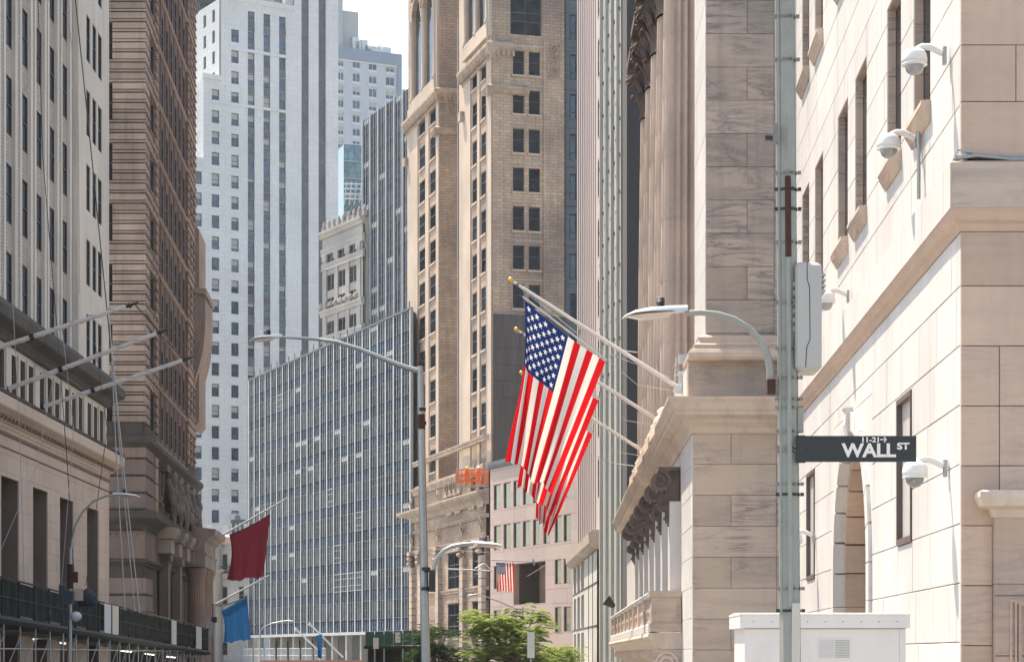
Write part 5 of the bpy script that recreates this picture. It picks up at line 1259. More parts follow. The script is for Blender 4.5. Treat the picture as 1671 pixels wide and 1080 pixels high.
    for k in range(6): m = MB(); z = h_-.18-k*.075; m.box(b.x-.016, b.x+.004, -b.y-.2, -b.y-.04, b.z+z-.02, b.z+z+.02); put('hinge', m, cab, mats=M['boxgrey'])
    m = MB(); m.box(b.x-.03, b.x+.02, -b.y-.22, -b.y-.08, b.z+.1, b.z+.16); m.box(b.x-.03, b.x+.02, -b.y-.22, -b.y-.08, b.z+.7, b.z+.76); put('bracket', m, cab, mats=M['steel'])
    m = MB(); c = P(1300, 705, Y-.0)-o; m.box(c.x, c.x+.05, -.08, .06, c.z, c.z+.2); put('sign_bracket', m, t, mats=M['polepaint'])
    # sign
    s0 = P(1303, 753.5, Y-.1); g = thing('street_name_sign', 'black WALL ST street name sign with white letters on the pole', 'street sign', s0)
    W, H = 192/3500*(Y-.1), 42.5/3500*(Y-.1); q = (Y-.1)/3500
    m = MB(); m.box(0, W, -.004, .004, 0, H); put('blade', m, g, mats=M['signblack'])
    m = MB(); m.box(0, W, -.007, .0075, H-.007, H); m.box(0, W, -.007, .0075, 0, .007); m.box(W-.006, W, -.007, .0075, .007, H-.007); put('edge_strip', m, g, mats=plain('dark_grey_edge', (.05,.055,.055), .4))
    m = MB(); m.box(-.02, 11*q, -.012, .012, -.008, H+.004); put('clamp_plate', m, g, mats=M['black'])
    m = MB(); m.tube([(.03*.9,-.012,H*.5),(.03*.9,-.017,H*.5)], .004, 6); put('rivet', m, g, mats=M['steel'])
    for s, x0, x1, y0, y1, of in (('WALL',1373,1462,746,723,.035), ('ST',1463.5,1484,733.5,722,.04), ('11-21',1407,1434,721.5,713,.03)):
        me = text_mesh(s, (x1-x0)*q, (y0-y1)*q, of); mats_on(me, M['signwhite']); put('lettering', me, g, Vector(((x0-1303)*q, -.0055, (753.5-y0)*q)))
    m = MB(); ax0, ax1, zc_ = (1436-1303)*q, (1446.5-1303)*q, (753.5-717)*q; th = .0045
    m.quad((ax0,0,zc_-th),(ax1-.006,0,zc_-th),(ax1-.006,0,zc_+th),(ax0,0,zc_+th)); m.quad((ax1-.024,0,zc_+.021),(ax1-.018,0,zc_+.027),(ax1+.002,0,zc_+.0),(ax1-.009,0,zc_)); m.quad((ax1-.024,0,zc_-.021),(ax1-.009,0,zc_),(ax1+.002,0,zc_),(ax1-.018,0,zc_-.027))
    put('arrow', m, g, Vector((0,-.0055,0)), mats=M['signwhite'])
def lamp_head(nm, parent, at, sg, L, mat='lamp', sc=1.0):
    """cobra-head luminaire pointing along sg*x; housing, lens, photocell"""
    st = [(0,.052,.040,.0),(.08,.055,.055,.0),(.30,.054,.10,.006),(.55,.046,.13,.012),(.80,.030,.11,.012),(.95,.012,.06,-.002),(1.0,.004,.02,-.02)]; vs = []; k = 10
    for s_, h, w_, dz in st:
        for j in range(k+1):
            a = pi*j/k; vs.append((sg*s_*L, -w_*cos(a)*sc, dz*sc+h*sc*sin(a)-.075*s_*sc*.6))
    n = k+1; m = MB(); m.add(vs, [(i*n+j, i*n+j+1, (i+1)*n+j+1, (i+1)*n+j) for i in range(len(st)-1) for j in range(k)], 0, True)
    m.add([vs[j] for j in range(n)], [tuple(range(n))])
    for i in range(len(st)-1): m.quad(vs[i*n], vs[i*n+k], vs[(i+1)*n+k], vs[(i+1)*n])
    h = put('lamp_housing', m, parent, at, mats=M[mat])
    m = MB(); vs = []
    for s_, d in ((.2,.0),(.3,.028),(.7,.036),(.93,.0)):
        w_ = .085 if s_ in (.3,.7) else .05
        for y in (-w_, -w_*.6, w_*.6, w_): vs.append((sg*s_*L, y*sc, (-d*(1 if abs(y) < w_ else 0)-.075*s_*.6-.002)*sc))
    m.add(vs, [(i*4+j, i*4+j+1, (i+1)*4+j+1, (i+1)*4+j) for i in range(3) for j in range(3)]); put('lens', m, h, mats=M['lens'])
    m = MB(); m.lathe([(.001,.0),(.034*sc,.0),(.034*sc,.03*sc),(.038*sc,.032*sc),(.038*sc,.04*sc),(.034*sc,.042*sc),(.034*sc,.075*sc),(.025*sc,.08*sc),(.001,.08*sc)], 12, c=(sg*.41*L,0,.035*sc)); put('photocell', m, h, mats=M['black'])
    return h
sign_pole()
def kiosk():
    Y = 20.0; o = Vector((X(1215, Y), Y, 0)); t = thing('white_kiosk', 'low white metal kiosk with louvred vent at the foot of the pole', 'kiosk', o)
    q = Y/3500; W = (1478-1215)*q; H = Z(1024, Y); Ht = Z(1001, Y)
    m = MB(); m.box(0, W, -.92, 0, .0, H); put('body', m, t, mats=M['white'])
    m = MB(); m.box(-.045, W+.035, -.96, .035, H, Ht-.012); m.prof(-.05, W+.04, [(-.965,Ht-.012),(.04,Ht-.012),(.04,Ht),(-.46,Ht+.018),(-.965,Ht)]); put('roof', m, t, mats=M['white'])
    x0 = (1334-1215)*q; x1 = (1388-1215)*q; z0, z1 = Z(1075, Y), Z(1042, Y); m = MB(); b = .01
    for a0, a1, c0, c1 in ((x0,x1,z0,z0+b),(x0,x1,z1-b,z1),(x0,x0+b,z0+b,z1-b),(x1-b,x1,z0+b,z1-b),((x0+x1)/2-b/2,(x0+x1)/2+b/2,z0+b,z1-b)): m.box(a0, a1, 0, .008, c0, c1)
    v = put('vent', m, t, mats=M['white'])
    for k in range(11):
        for j in (0, 1):
            a0 = x0+b if j == 0 else (x0+x1)/2+b/2; a1 = (x0+x1)/2-b/2 if j == 0 else x1-b; z = z0+b+k*(z1-z0-2*b)/11
            m = MB(); m.prof(a0, a1, [(.001,z+.010),(.007,z+.0),(.0075,z+.002),(.002,z+.013)]) if j == 0 else m.box(a0, a1, .0, .006, z, z+.006); put('louvre', m, v, mats=M['white'])
    m = MB(); m.box((x0+x1)/2+b/2, x1-b, 0, .002, z0+b, z1-b); put('dark_gap', m, v, mats=M['greenfin'])
    rnd = random.Random(1)
    for k in range(9): m = MB(); x = .08+k*W/9; m.lathe([(.001,.004),(.005,.003),(.006,0)], 6); put('screw', m, t, Vector((x, -.036, H+.06)), rot=(pi/2,0,0), mats=M['steel'])
    for x in (W*.34, W*.98-.03): m = MB(); m.box(x, x+.004, 0, .0015, 0, H-.003); put('seam', m, t, mats=M['boxgrey'])
    m = MB(); m.box(.004, W-.004, .0, .004, H-.012, H-.002); put('shadow_gap', m, t, mats=M['boxgrey'])
kiosk()
# ------------------------------------------------------------------ dome cameras on the marble wall
def dome_cam(px, py0, py1, label, first=None, conduit=True):
    s = RBs; u = s.u(px); Yc = s.Y(u); z = (Z(py0, Yc)+Z(py1, Yc))/2; loc = s.w(u, 0.02, z)
    if first:
        c = copy_tree(first); c.location = loc; c['label'] = label; return c
    t = thing('dome_camera', label, 'security camera', loc, 'dome cameras on the marble wall', rz=s.th)
    m = MB(); m.box(-.045, .045, 0, .035, -.09, .09); pl = put('wall_plate', m, t, mats=M['galv'])
    for z in (-.05, 0, .05): m = MB(); m.lathe([(.001,.004),(.009,.003),(.009,0)], 8); put('bolt', m, pl, (-.046,-.018,z), rot=(0,-pi/2,0), mats=M['black'])
    m = MB(); pts = [(0,-.035,.02),(0,-.10,.06),(0,-.17,.095),(0,-.25,.10),(0,-.31,.075)]; m.tube(pts, [.03,.036,.038,.036,.03], 10); put('arm', m, t, mats=M['camwhite'])
    m = MB(); m.lathe([(.02,.085),(.06,.08),(.105,.055),(.128,.015),(.135,-.03),(.137,-.045),(.137,-.06),(.13,-.062),(.13,-.085),(.137,-.088),(.137,-.098),(.118,-.102),(.10,-.103)], 24, c=(0,-.335,0)); h = put('housing', m, t, mats=M['camwhite'])
    m = MB(); m.lathe([(.098,-.103),(.096,-.13),(.082,-.165),(.055,-.19),(.02,-.202),(.001,-.204)], 20, c=(0,-.335,0)); put('dome', m, h, mats=M['dome'])
    m = MB(); m.lathe([(.001,.03),(.03,.02),(.035,-.02),(.001,-.03)], 10, c=(-.0,-.335,-.13)); 
    return t
c0 = dome_cam(1547, 77, 106, 'white dome camera highest on the marble wall near the corner')
dome_cam(1501, 218, 242, 'second dome camera down, left of and below the highest, above the cornice', c0)
dome_cam(1388, 476, 492, 'dome camera half hidden behind the grey cabinet, just above the cornice', c0)
dome_cam(1548, 752, 776, 'dome camera below the cornice beside the tip of the street sign', c0)
dome_cam(1331, 868, 884, 'lowest dome camera beside the pole, left of the arch', c0)
def conduit(pts, r, label):
    s = RBs; o = s.w(*pts[0]); m = MB(); m.tube([s.w(*p)-o for p in pts], r, 6); single('wall_conduit', m, M['galv'], label, 'conduit', o)
u2 = RBs.u(1505); Yq = RBs.Y(u2)
conduit([(u2, .04, Z(217,Yq)), (u2, .04, Z(325,Yq))], .022, 'grey vertical conduit under the second dome camera')
o_ = RBf.w(.0, .1, 6.76); m = MB()
for dz, dn, r in ((0,.06,.018),(.03,.03,.014),(.0,.02,.016)): m.tube([RBf.w(-.08,dn,6.77+dz)-o_, RBf.w(.15,dn+.01,6.80+dz*.5)-o_, RBf.w(.5,dn,6.765+dz)-o_, RBf.w(3,dn,6.765+dz)-o_], r, 6)
m.tube([RBf.w(-.09,.05,6.75)-o_, RBf.w(-.05,.06,6.86)-o_, RBf.w(.1,.04,6.84)-o_], .012, 5)
single('ledge_cables', m, M['galv'], 'grey cables lying along the top of the cornice at the corner', 'cables', o_)
# ------------------------------------------------------------------ flags over the exchange cornice
def flag_mesh(A, B, Cc, D, Y, amp, seed, nu=64, nv=72, twist=.0):
    """A-B hoist in photo pixels at distance Y (A = canton end), D below A, C below B"""
    rnd = random.Random(seed); ph = [rnd.uniform(0, 6.28) for _ in range(6)]
    o = P(*A, Y); vs = []; uv = []
    for i in range(nu+1):
        u = i/nu
        for j in range(nv+1):
            v = j/nv                                            # 0 at B side, 1 at A side
            h = Vector(B).lerp(Vector(A), v); e = Vector(Cc).lerp(Vector(D), v)
            p = h.lerp(e, u); g = (.15+.85*u)
            fold = sin(v*2*pi*2.6+ph[0]+u*1.2)*.55+sin(v*2*pi*4.7+ph[1]-u*2)*.3*u+sin(v*2*pi*9+ph[4]+u*3)*.10*u+sin(v*30+u*6+ph[5])*.03
            dY = amp*fold*g-.15*amp*sin(u*pi)
            HS = hypot(A[0]-B[0], A[1]-B[1])/165; sx = HS*4*sin(v*2*pi*2.6+ph[0]+1.2+u*1.2)*u*g*amp/.3; sag = HS*5*sin(pi*v)*(1-u)
            edge = HS*4*sin(v*2*pi*1.9+ph[2])*max(0, u-.75)/.25*u+HS*2*sin(v*2*pi*4.3+ph[3])*max(0, u-.85)/.15
            curl = -9*HS*max(0, v-.86)/.14*sin(u*pi*1.3)*-1
            w_ = P(p.x+sx*(1-abs(2*v-1)**4)+curl, p.y+sag+edge, Y)+Vector((0, dY+(max(0, v-.86)/.14)**1.5*.45*u, 0))
            vs.append(tuple(w_-o)); uv.append((u, v))
    n = nv+1; fs = [(i*n+j, i*n+j+1, (i+1)*n+j+1, (i+1)*n+j) for i in range(nu) for j in range(nv)]
    me = bpy.data.meshes.new('flag'); me.from_pydata(vs, [], fs); me.polygons.foreach_set('use_smooth', [True]*len(fs))
    l = me.uv_layers.new(name='UVMap')
    for lp in me.loops: l.data[lp.index].uv = uv[lp.vertex_index]
    me.update(); return me, o
VPX = 903
for k, (Y, lab, plab) in enumerate(((44, 'large american flag hanging in front from the nearest white pole', 'nearest white flagpole with gold ball angled out from the cornice'),
                         (50.7, 'second american flag, mostly hidden behind the largest flag', 'middle white flagpole whose gold ball peeps out left of the flag'),
                         (58.5, 'third american flag, lowest and farthest, showing its lower tip', 'farthest of the three white flagpoles on the cornice'))):
    sc = 44/Y; T = lambda x, y: (VPX+(x-VPX)*sc, HY+(y-HY)*sc)
    me, o = flag_mesh(T(856,490), T(988,590), *((T(900,806), T(831,748)), (T(899,806), T(842,752)), (T(893,814), T(872,770)))[k], Y, (.24,.3,.34)[k], 3+k*5)
    mats_on(me, M['flag']); f = put('american_flag', me, None, o); f['label'] = lab; f['category'] = 'flag'; f['group'] = 'flags over the exchange cornice'
    m = MB(); m.tube([P(*T(853,484), Y)-o, P(*T(990,588), Y)-o], .022, 6); put('heading', m, f, mats=M['framew'])
    for q in (0, .33, .66, 1): m = MB(); a = P(*T(855+133*q, 486+102*q), Y)-o; b = P(*T(857+133*q, 478+96*q), Y)-o; m.tube([a, b+Vector((.02,0,.05))], .012, 5); put('clip', m, f, mats=M['steel'])
    a, b = P(*T(1108, 633), Y), P(*T(838, 460), Y); t = thing('flagpole', plab, 'flagpole', a, 'white flagpoles over the exchange cornice')
    m = MB(); m.tube([Vector((0,0,0)), b-a], [.048, .03], 10); put('pole', m, t, mats=M['polew'])
    m = MB(); d = (b-a).normalized(); c = b-a+d*.07; m.lathe([(.001,-.065),(.04,-.05),(.065,0),(.04,.05),(.001,.065)], 14, c=tuple(c)); put('finial_ball', m, t, mats=M['gold'])
    m = MB(); m.tube([d*3.9, d*3.95], .05, 8); put('finial_collar', m, t, mats=M['steel'])
    m = MB(); m.tube([(b-a)*.97+Vector((0,0,-.03)), (b-a)*.5+Vector((.0,0,-.28)), (b-a)*.05+Vector((0,0,.1))], .007, 4); m.tube([(b-a)*.93, P(*T(1040,600),Y)-a+Vector((0,0,-.35)), Vector((.3,.2,-.1))], .006, 4); put('halyard', m, t, mats=M['rope'])
    m = MB(); m.box(-.1, .25, -.09, .09, -.12, .05); m.box(.0, .12, -.05, .05, .0, .34); m.tube([(0,-.08,-.1),(.2,-.08,.5)], .03, 5); m.tube([(.25,.05,0),(-.02,.05,.3)], .03, 5); m.box(.16, .3, -.12, .12, .32, .45); put('pole_mount', m, t, mats=M['framew'])
# ------------------------------------------------------------------ floodlight rack beside the nearest pole mount
o_ = P(1100, 640, 46); m = MB()
for dx in (0, .18, .36): m.tube([(dx,0,0),(dx+.05,0,.75-dx*.5)], .018, 5)
m.tube([(0,0,.35),(.42,0,.55)], .018, 5); m.tube([(0,0,.6),(.3,0,.1)], .014, 5); m.box(.1, .42, -.1, .1, .62, .8)
single('floodlight_rack', m, M['framew'], 'small pale equipment rack at the foot of the nearest flagpole', 'equipment rack', o_)
o_ = P(1003, 990, 72); m = MB(); m.lathe([(.05,0),(.09,.05),(.2,.38),(.21,.38)], 12); 
o = single('loudspeaker_horn', m, M['black'], 'black horn loudspeaker above the balustrade end', 'loudspeaker', o_); o.rotation_euler = (0, radians(-50), 0)
# ------------------------------------------------------------------ lamp posts along the street
def lamp_two():
    Y = 50.; o = Vector((X(697, Y), Y, 0)); t = thing('street_lamp', 'tall double-armed street lamp post in mid picture', 'street lamp', o, 'street lamps')
    m = MB(); m.tube([(0,0,0), P(685.5, 597, Y)-o], [.115, .075], 8); m.sm = [False]*len(m.sm); put('post', m, t, mats=M['galv'])
    m = MB(); c = P(686, 597, Y)-o; m.tube([c+Vector((0,0,-.0)), c+Vector((0,0,.06))], .085, 8); put('post_cap', m, t, mats=M['rust'])
    m = MB(); pts = [P(x, y, Y)-o for x, y in ((685,606),(655,597),(620,583),(585,569),(550,558),(515,553),(480,551),(458,550))]; m.tube(pts, [.07,.06,.055,.05,.045,.04,.035,.03], 8); put('long_arm', m, t, mats=M['galv'])
    lamp_head('h', t, P(460, 550.5, Y)-o, -1, .76, sc=1.5)
    m = MB(); pts = [P(x, y, Y-.1)-o for x, y in ((707,940),(708,925),(713,910),(724,898),(738,891),(755,888),(772,887))]; m.tube(pts, [.05]*7, 8); put('curved_arm', m, t, mats=M['galv'])
    lamp_head('h', t, P(769, 887, Y-.1)-o, 1, .78, sc=1.5)
    for py, r in ((668, .095), (690,.10), (928,.12), (960,.13)):
        c = P(687+(py-597)*.022, py, Y)-o; m = MB(); m.tube([c+Vector((0,0,-.04)), c+Vector((0,0,.04))], r, 10); put('band', m, t, mats=M['rust'] if py == 690 or py == 668 else M['black'])
    m = MB(); m.tube([P(687.5,676,Y)-o, P(687.8,700,Y)-o], .088, 8); put('rusty_collar', m, t, mats=M['rust'])
    a = P(700, 965, Y-.1)-o; m = MB(); m.box(a.x, a.x+.15, -a.y-.1, -a.y+.1, a.z, a.z+.5); m.tube([a+Vector((-.1,0,.48)), a+Vector((.08,0,.48))], .03, 6); put('bracket_box', m, t, mats=M['black'])
    m = MB(); a = P(694, 1000, Y-.1)-o; m.box(a.x-.06, a.x+.0, -a.y, -a.y+.04, a.z, a.z+.6)
    return t
lamp_two()
def lamp_far(Y, base, top, armpts, head, sg, hl, lab, r=.07):
    o = Vector((X(base, Y), Y, 0)); t = thing('street_lamp', lab, 'street lamp', o, 'street lamps')
    m = MB(); m.tube([(0,0,0), P(*top, Y)-o], [r*1.2, r*.8], 8); put('post', m, t, mats=M['galv'])
    m = MB(); m.tube([P(x, y, Y)-o for x, y in armpts], r*.55, 6); put('arm', m, t, mats=M['galv'])
    lamp_head('h', t, P(*head, Y)-o, sg, hl, sc=1.6); return t, o
t, o = lamp_far(70., 113, (115, 893), ((115,905),(118,880),(124,855),(135,835),(152,818),(170,810),(186,807)), (184,807), 1, .92, 'thin street lamp with curved arm in front of the cream building')
m = MB(); c = P(115, 960, 70)-o
m.tube([c, c+Vector((0,0,.8))], .1, 8); m.box(c.x-.02, c.x+.25, 0, .1, c.z+.2, c.z+.55); put('rust_band', m, t, mats=M['rust'])
m = MB(); m.lathe([(.001,-.2),(.15,-.12),(.2,0),(.12,.1),(.001,.14)], 10, c=tuple(P(124,1004,69.8)-o)); put('traffic_camera', m, t, mats=M['framew'])
m = MB(); q = P(120, 962, 69.9)-o; m.box(q.x, q.x+.3, 0.02, .05, q.z-.35, q.z+.05); put('paper_notice', m, t, Vector((0,0,0)), mats=M['cream'])
lamp_far(150., 852, (853, 990), ((853,1000),(835,990),(815,981),(795,974),(775,970)), (778,970), -1, .7, 'small street lamp arm reaching left over the green tree', .08)
lamp_far(230., 424, (424, 1026), ((424,1030),(430,1022),(445,1016),(460,1013),(470,1012)), (468,1012), 1, .8, 'faraway street lamp before the gridded office block', .09)
# street pole with the two banner poles behind it
o_ = Vector((X(349, 140), 140, 0)); t = thing('signal_pole', 'thin grey pole with control box left of the blue flag', 'signal pole', o_)
m = MB(); m.tube([(0,0,0), P(349,984,140)-o_], .12, 8); put('post', m, t, mats=M['galv'])
m = MB(); m.tube([P(349,1000,140)-o_, P(352,988,140)-o_, P(375,985,140)-o_, P(400,975,140)-o_], .05, 6); put('arm', m, t, mats=M['galv'])
a = P(338, 1036, 140)-o_; m = MB(); m.box(a.x, a.x+.4, 0, .35, a.z, a.z+.9); put('control_box', m, t, mats=M['galv'])
m = MB(); a = P(345, 1015, 139.8)-o_; m.box(a.x, a.x+.35, 0, .3, a.z, a.z+.35); put('junction_box', m, t, mats=M['black'])
# maroon and blue banners on angled poles
for nm, mat, A_, B_, C_, D_, pole, Y, lab, plab in (('maroon_flag','maroon',(374,872),(441,838),(430,940),(372,948),((322,896),(470,812)),160,'dark maroon flag on an angled pole left of centre','angled pole that carries the maroon flag'),
                            ('blue_flag','bluecloth',(361,996),(403,970),(409,1042),(366,1049),((318,1004),(440,938)),158,'plain blue flag below the maroon flag','angled pole that carries the blue flag')):
    me, o = flag_mesh(A_, B_, C_, D_, Y, .07, 11 if nm[0] == 'm' else 23, 24, 24)
    mats_on(me, M[mat]); f = put(nm, me, None, o); f['label'] = lab; f['category'] = 'flag'
    a, b = P(*pole[0], Y+.1), P(*pole[1], Y+.1); m = MB(); m.tube([Vector((0,0,0)), b-a], [.09,.05], 8); m.tube([Vector((0,0,-.35)), (b-a)*.4], .03, 5); single('banner_pole', m, M['galv'], plab, 'flagpole', a)
# small american flag on its cross pole
me, o = flag_mesh((809,917),(838,917),(840,965),(812,964), 120, .08, 31, 30, 40); mats_on(me, M['flag'])
# this one hangs with the canton top left and its stripes running down
f = put('american_flag', me, None, o); f['label'] = 'small american flag hanging beyond the tree beside the pink block'; f['category'] = 'flag'; f['group'] = 'flags over the exchange cornice'
del f['group']
a, b = P(800,913,120.1), P(872,916,120.1); m = MB(); m.tube([Vector((0,0,0)), b-a], .035, 6); m.tube([P(870,912,120.1)-a, P(872,922,120.1)-a], .06, 6); m.tube([Vector((0,0,0)), P(700,1020,122)-a], .012, 3); m.tube([(b-a), P(935,880,150)-a], .012, 3); single('flag_spar', m, M['galv'], 'thin horizontal spar carrying the small flag', 'flagpole', a)
a, b = P(731,928,125), P(803,931,125); m = MB(); m.tube([Vector((0,0,0)), b-a], .05, 6); m.tube([b-a, P(790,918,125)-a, P(775,927,125)-a], .03, 4); single('side_spar', m, M['polew'], 'white horizontal flagpole left of the small flag', 'flagpole', a)
# white poles in front of the gridded block, with a narrow blue banner
for k, (p, q, lab) in enumerate((((483,1026),(522,1063),'left white angled pole before the gridded block'), ((506,1018),(560,1072),'right white angled pole before the gridded block'))):
    a, b = P(*p, 190), P(*q, 190); m = MB(); m.tube([Vector((0,0,0)), b-a], .09, 6); m.lathe([(.001,-.2),(.2,0),(.001,.2)], 8); single('angled_pole', m, M['framew'], lab, 'flagpole', a, 'white angled poles')
me, o = flag_mesh((516,1036),(526,1034),(525,1074),(518,1072), 189, .1, 5, 12, 12); mats_on(me, M['bluecloth']); f = put('blue_banner', me, None, o); f['label'] = 'narrow bright blue banner before the gridded block'; f['category'] = 'banner'
# ------------------------------------------------------------------ poles over the cream building
for k, (p, q, base, lab) in enumerate((((-40,579),(206,500),0,'topmost white taped flagpole on the cream building'), ((14,634),(256,544),1,'middle white taped flagpole on the cream building'), ((72,663),(298,588),2,'lowest white taped flagpole on the cream building'))):
    u = CRs.u(p[0]); Yp = CRs.Y(u); a = P(*p, Yp); b = P(*q, Yp-.3); t = thing('flagpole', lab, 'flagpole', a, 'taped flagpoles on the cream building')
    m = MB(); m.tube([Vector((0,0,0)), b-a], [.085,.07], 8); put('pole', m, t, mats=M['polew'])
    d = (b-a).normalized(); L = (b-a).length; hx = []
    e1 = d.cross(Vector((0,0,1))).normalized(); e2 = d.cross(e1)
    pts = [d*(L*.15+i*.045)+(e1*cos(i*.42)+e2*sin(i*.42))*.088 for i in range(int(L*.8/.045))]
    m = MB(); m.tube(pts, .013, 4); put('spiral_tape', m, t, mats=M['rope'])
    m = MB(); m.tube([d*(L-.02), d*(L+.42)], [.07,.03], 8); m.tube([d*(L+.1), d*(L+.16)], .09, 8); put('finial', m, t, mats=M['black'])
    m = MB(); m.tube([Vector((0,0,0)), -d*.4], .12, 8); m.tube([d*1.9, d*2.05], .12, 8); put('collar', m, t, mats=M['black'])
def wire(pts, r, lab, Y=None, mat='cable', grp='wires and ropes by the cream building'):
    a = P(*pts[0]); m = MB(); m.tube([P(*p)-a for p in pts], r, 4, cap=False); single('wire', m, M[mat], lab, 'wire', a, grp)
wire([(-20,540,76),(70,592,80),(84,601,81),(142,641,85)], .07, 'thick black cable crossing the taped flagpoles at the cornice')
wire([(218,494,80),(258,541,84),(300,588,88)], .035, 'dark stay linking the tips of the taped flagpoles')
wire([(123,0,74),(150,260,76),(176,520,78),(180,560,78)], .02, 'long dark wire falling down the cream wall')
wire([(62,0,70),(70,260,72),(95,560,76),(110,760,78),(122,950,80)], .014, 'thin wire down the left of the cream building', grp='thin wires')
wire([(20,480,70),(32,700,71),(40,960,72)], .012, 'leftmost pale cord before the cream cornice', mat='rope')
wire([(95,480,74),(120,700,76),(100,960,78)], .012, 'pale cord crossing the tall base windows', mat='rope')
wire([(155,560,80),(175,700,80),(140,955,80)], .014, 'dark cord bending above the lamp arm')
for k, (p, q) in enumerate((((178,500),(204,994)), ((180,545),(220,997)), ((183,580),(228,1000)))):
    wire([(*p, 88), ((p[0]+q[0])/2-1, (p[1]+q[1])/2, 88), (*q, 88)], .026, ('leftmost','middle','rightmost')[k]+' of the three pale ropes before the brown building', mat='rope')
wire([(110,0,70),(128,200,74),(130,480,76)], .012, 'faint cord over the ribbed brick bays', mat='rope')
wire([(0,900,72),(60,760,74),(90,600,76)], .01, 'faint cord slanting up across the base windows', mat='rope')
for k, (p, q, Y) in enumerate((((640,890),(960,905),118), ((355,975),(410,965),140), ((860,940),(945,880),150), ((985,560),(1040,575),47), ((975,745),(1035,760),58))):
    wire([(*p, Y), ((p[0]+q[0])/2, (p[1]+q[1])/2+4, Y), (*q, Y)], .012, ('thin wire crossing before the ornate base','thin wire by the blue flag pole','thin wire right of the small flag','thin stay by the nearest flagpole','thin stay below the farthest flagpole')[k], mat='rope', grp='thin street wires')
# ------------------------------------------------------------------ orange work platform
def platform():
    Y = 202.; o = P(744, 793, Y); t = thing('work_platform', 'orange suspended work platform with netting on the tan tower', 'work platform', o)
    W = 53*Y/3500; H = 30*Y/3500
    m = MB(); m.box(0, W, -.5, .5, -.05, .05); put('deck', m, t, mats=M['galv'])
    for n_ in (-.5, .5):
        for z in (.5, 1.0, 1.5): m = MB(); m.box(0, W, n_-.03, n_+.03, z, z+.07); put('rail', m, t, mats=M['orange'])
        for k in range(7): m = MB(); x = k*W/6; m.box(x-.03, x+.03, n_-.03, n_+.03, .05, 1.5); put('stanchion', m, t, mats=M['orange'])
    nm = MB(); 
    for i in range(26):
        for j in range(9):
            if (i*7+j*3) % 11 != 0: x = i*W/26; z = .08+j*.14; nm.quad((x+.02,-.55,z),(x+W/26-.03,-.55,z),(x+W/26-.03,-.55+.04*sin(i),z+.11),(x+.02,-.55+.04*sin(i),z+.11))
    put('safety_net', nm, t, mats=M['orange'], kind='stuff')
    for x in (.15, W-.15): m = MB(); m.tube([(x,0,1.5),(x,.2,44)], .035, 4); put('hoist_rope', m, t, mats=M['rope']); m = MB(); m.box(x-.15, x+.15, -.2, .2, .3, 1.7); put('hoist', m, t, mats=M['galv'])
    for k, (px, hard, lab) in enumerate(((762,(.75,.6,.1),'worker in an orange vest standing left on the work platform'), (781,(.7,.7,.7),'worker in an orange vest standing right on the work platform'))):
        b = P(px, 792, Y); p = thing('person', lab, 'person', b, 'workers on the platform')
        me = bpy.data.meshes.new('body'); v = [(0,0,.92),(0,0,1.15),(0,0,1.42),(0,0,1.52),(0,-.02,1.64),(.18,0,1.42),(.26,-.12,1.18),(.12,-.36,1.12),(-.18,0,1.42),(-.27,-.1,1.18),(-.15,-.36,1.15),(.1,0,.88),(.12,.02,.48),(.13,0,.06),(.13,-.14,.04),(-.1,0,.88),(-.12,.0,.48),(-.12,.04,.06),(-.12,-.1,.04)]
        e = [(0,1),(1,2),(2,3),(3,4),(2,5),(5,6),(6,7),(2,8),(8,9),(9,10),(0,11),(11,12),(12,13),(13,14),(0,15),(15,16),(16,17),(17,18)]
        rd = [.16,.17,.19,.07,.11,.09,.06,.045,.09,.06,.045,.11,.08,.055,.05,.11,.08,.055,.05]
        me.from_pydata(v, e, []); bo = put('body', me, p, mats=[M['hivis']]); sk = bo.modifiers.new('skin', 'SKIN')
        for i, r in enumerate(rd): me.skin_vertices[0].data[i].radius = (r, r*.8) if me.skin_vertices else None
        me.skin_vertices[0].data[0].use_root = True; bo.modifiers.new('sub', 'SUBSURF').levels = 1; bo.modifiers['sub'].render_levels = 1
        m = MB(); m.lathe([(.001,.13),(.08,.11),(.13,.04),(.14,0),(.17,-.01),(.17,-.02)], 12, c=(0,-.02,1.69)); put('hard_hat', m, p, mats=plain('helmet_%s' % ('yellow' if k == 0 else 'white'), hard, .4))
        m = MB(); m.lathe([(.185,0),(.19,.3),(.12,.36)], 12, c=(0,0,.78)); m.box(-.22, .22, -.12, .12, .45, .5); 
platform()
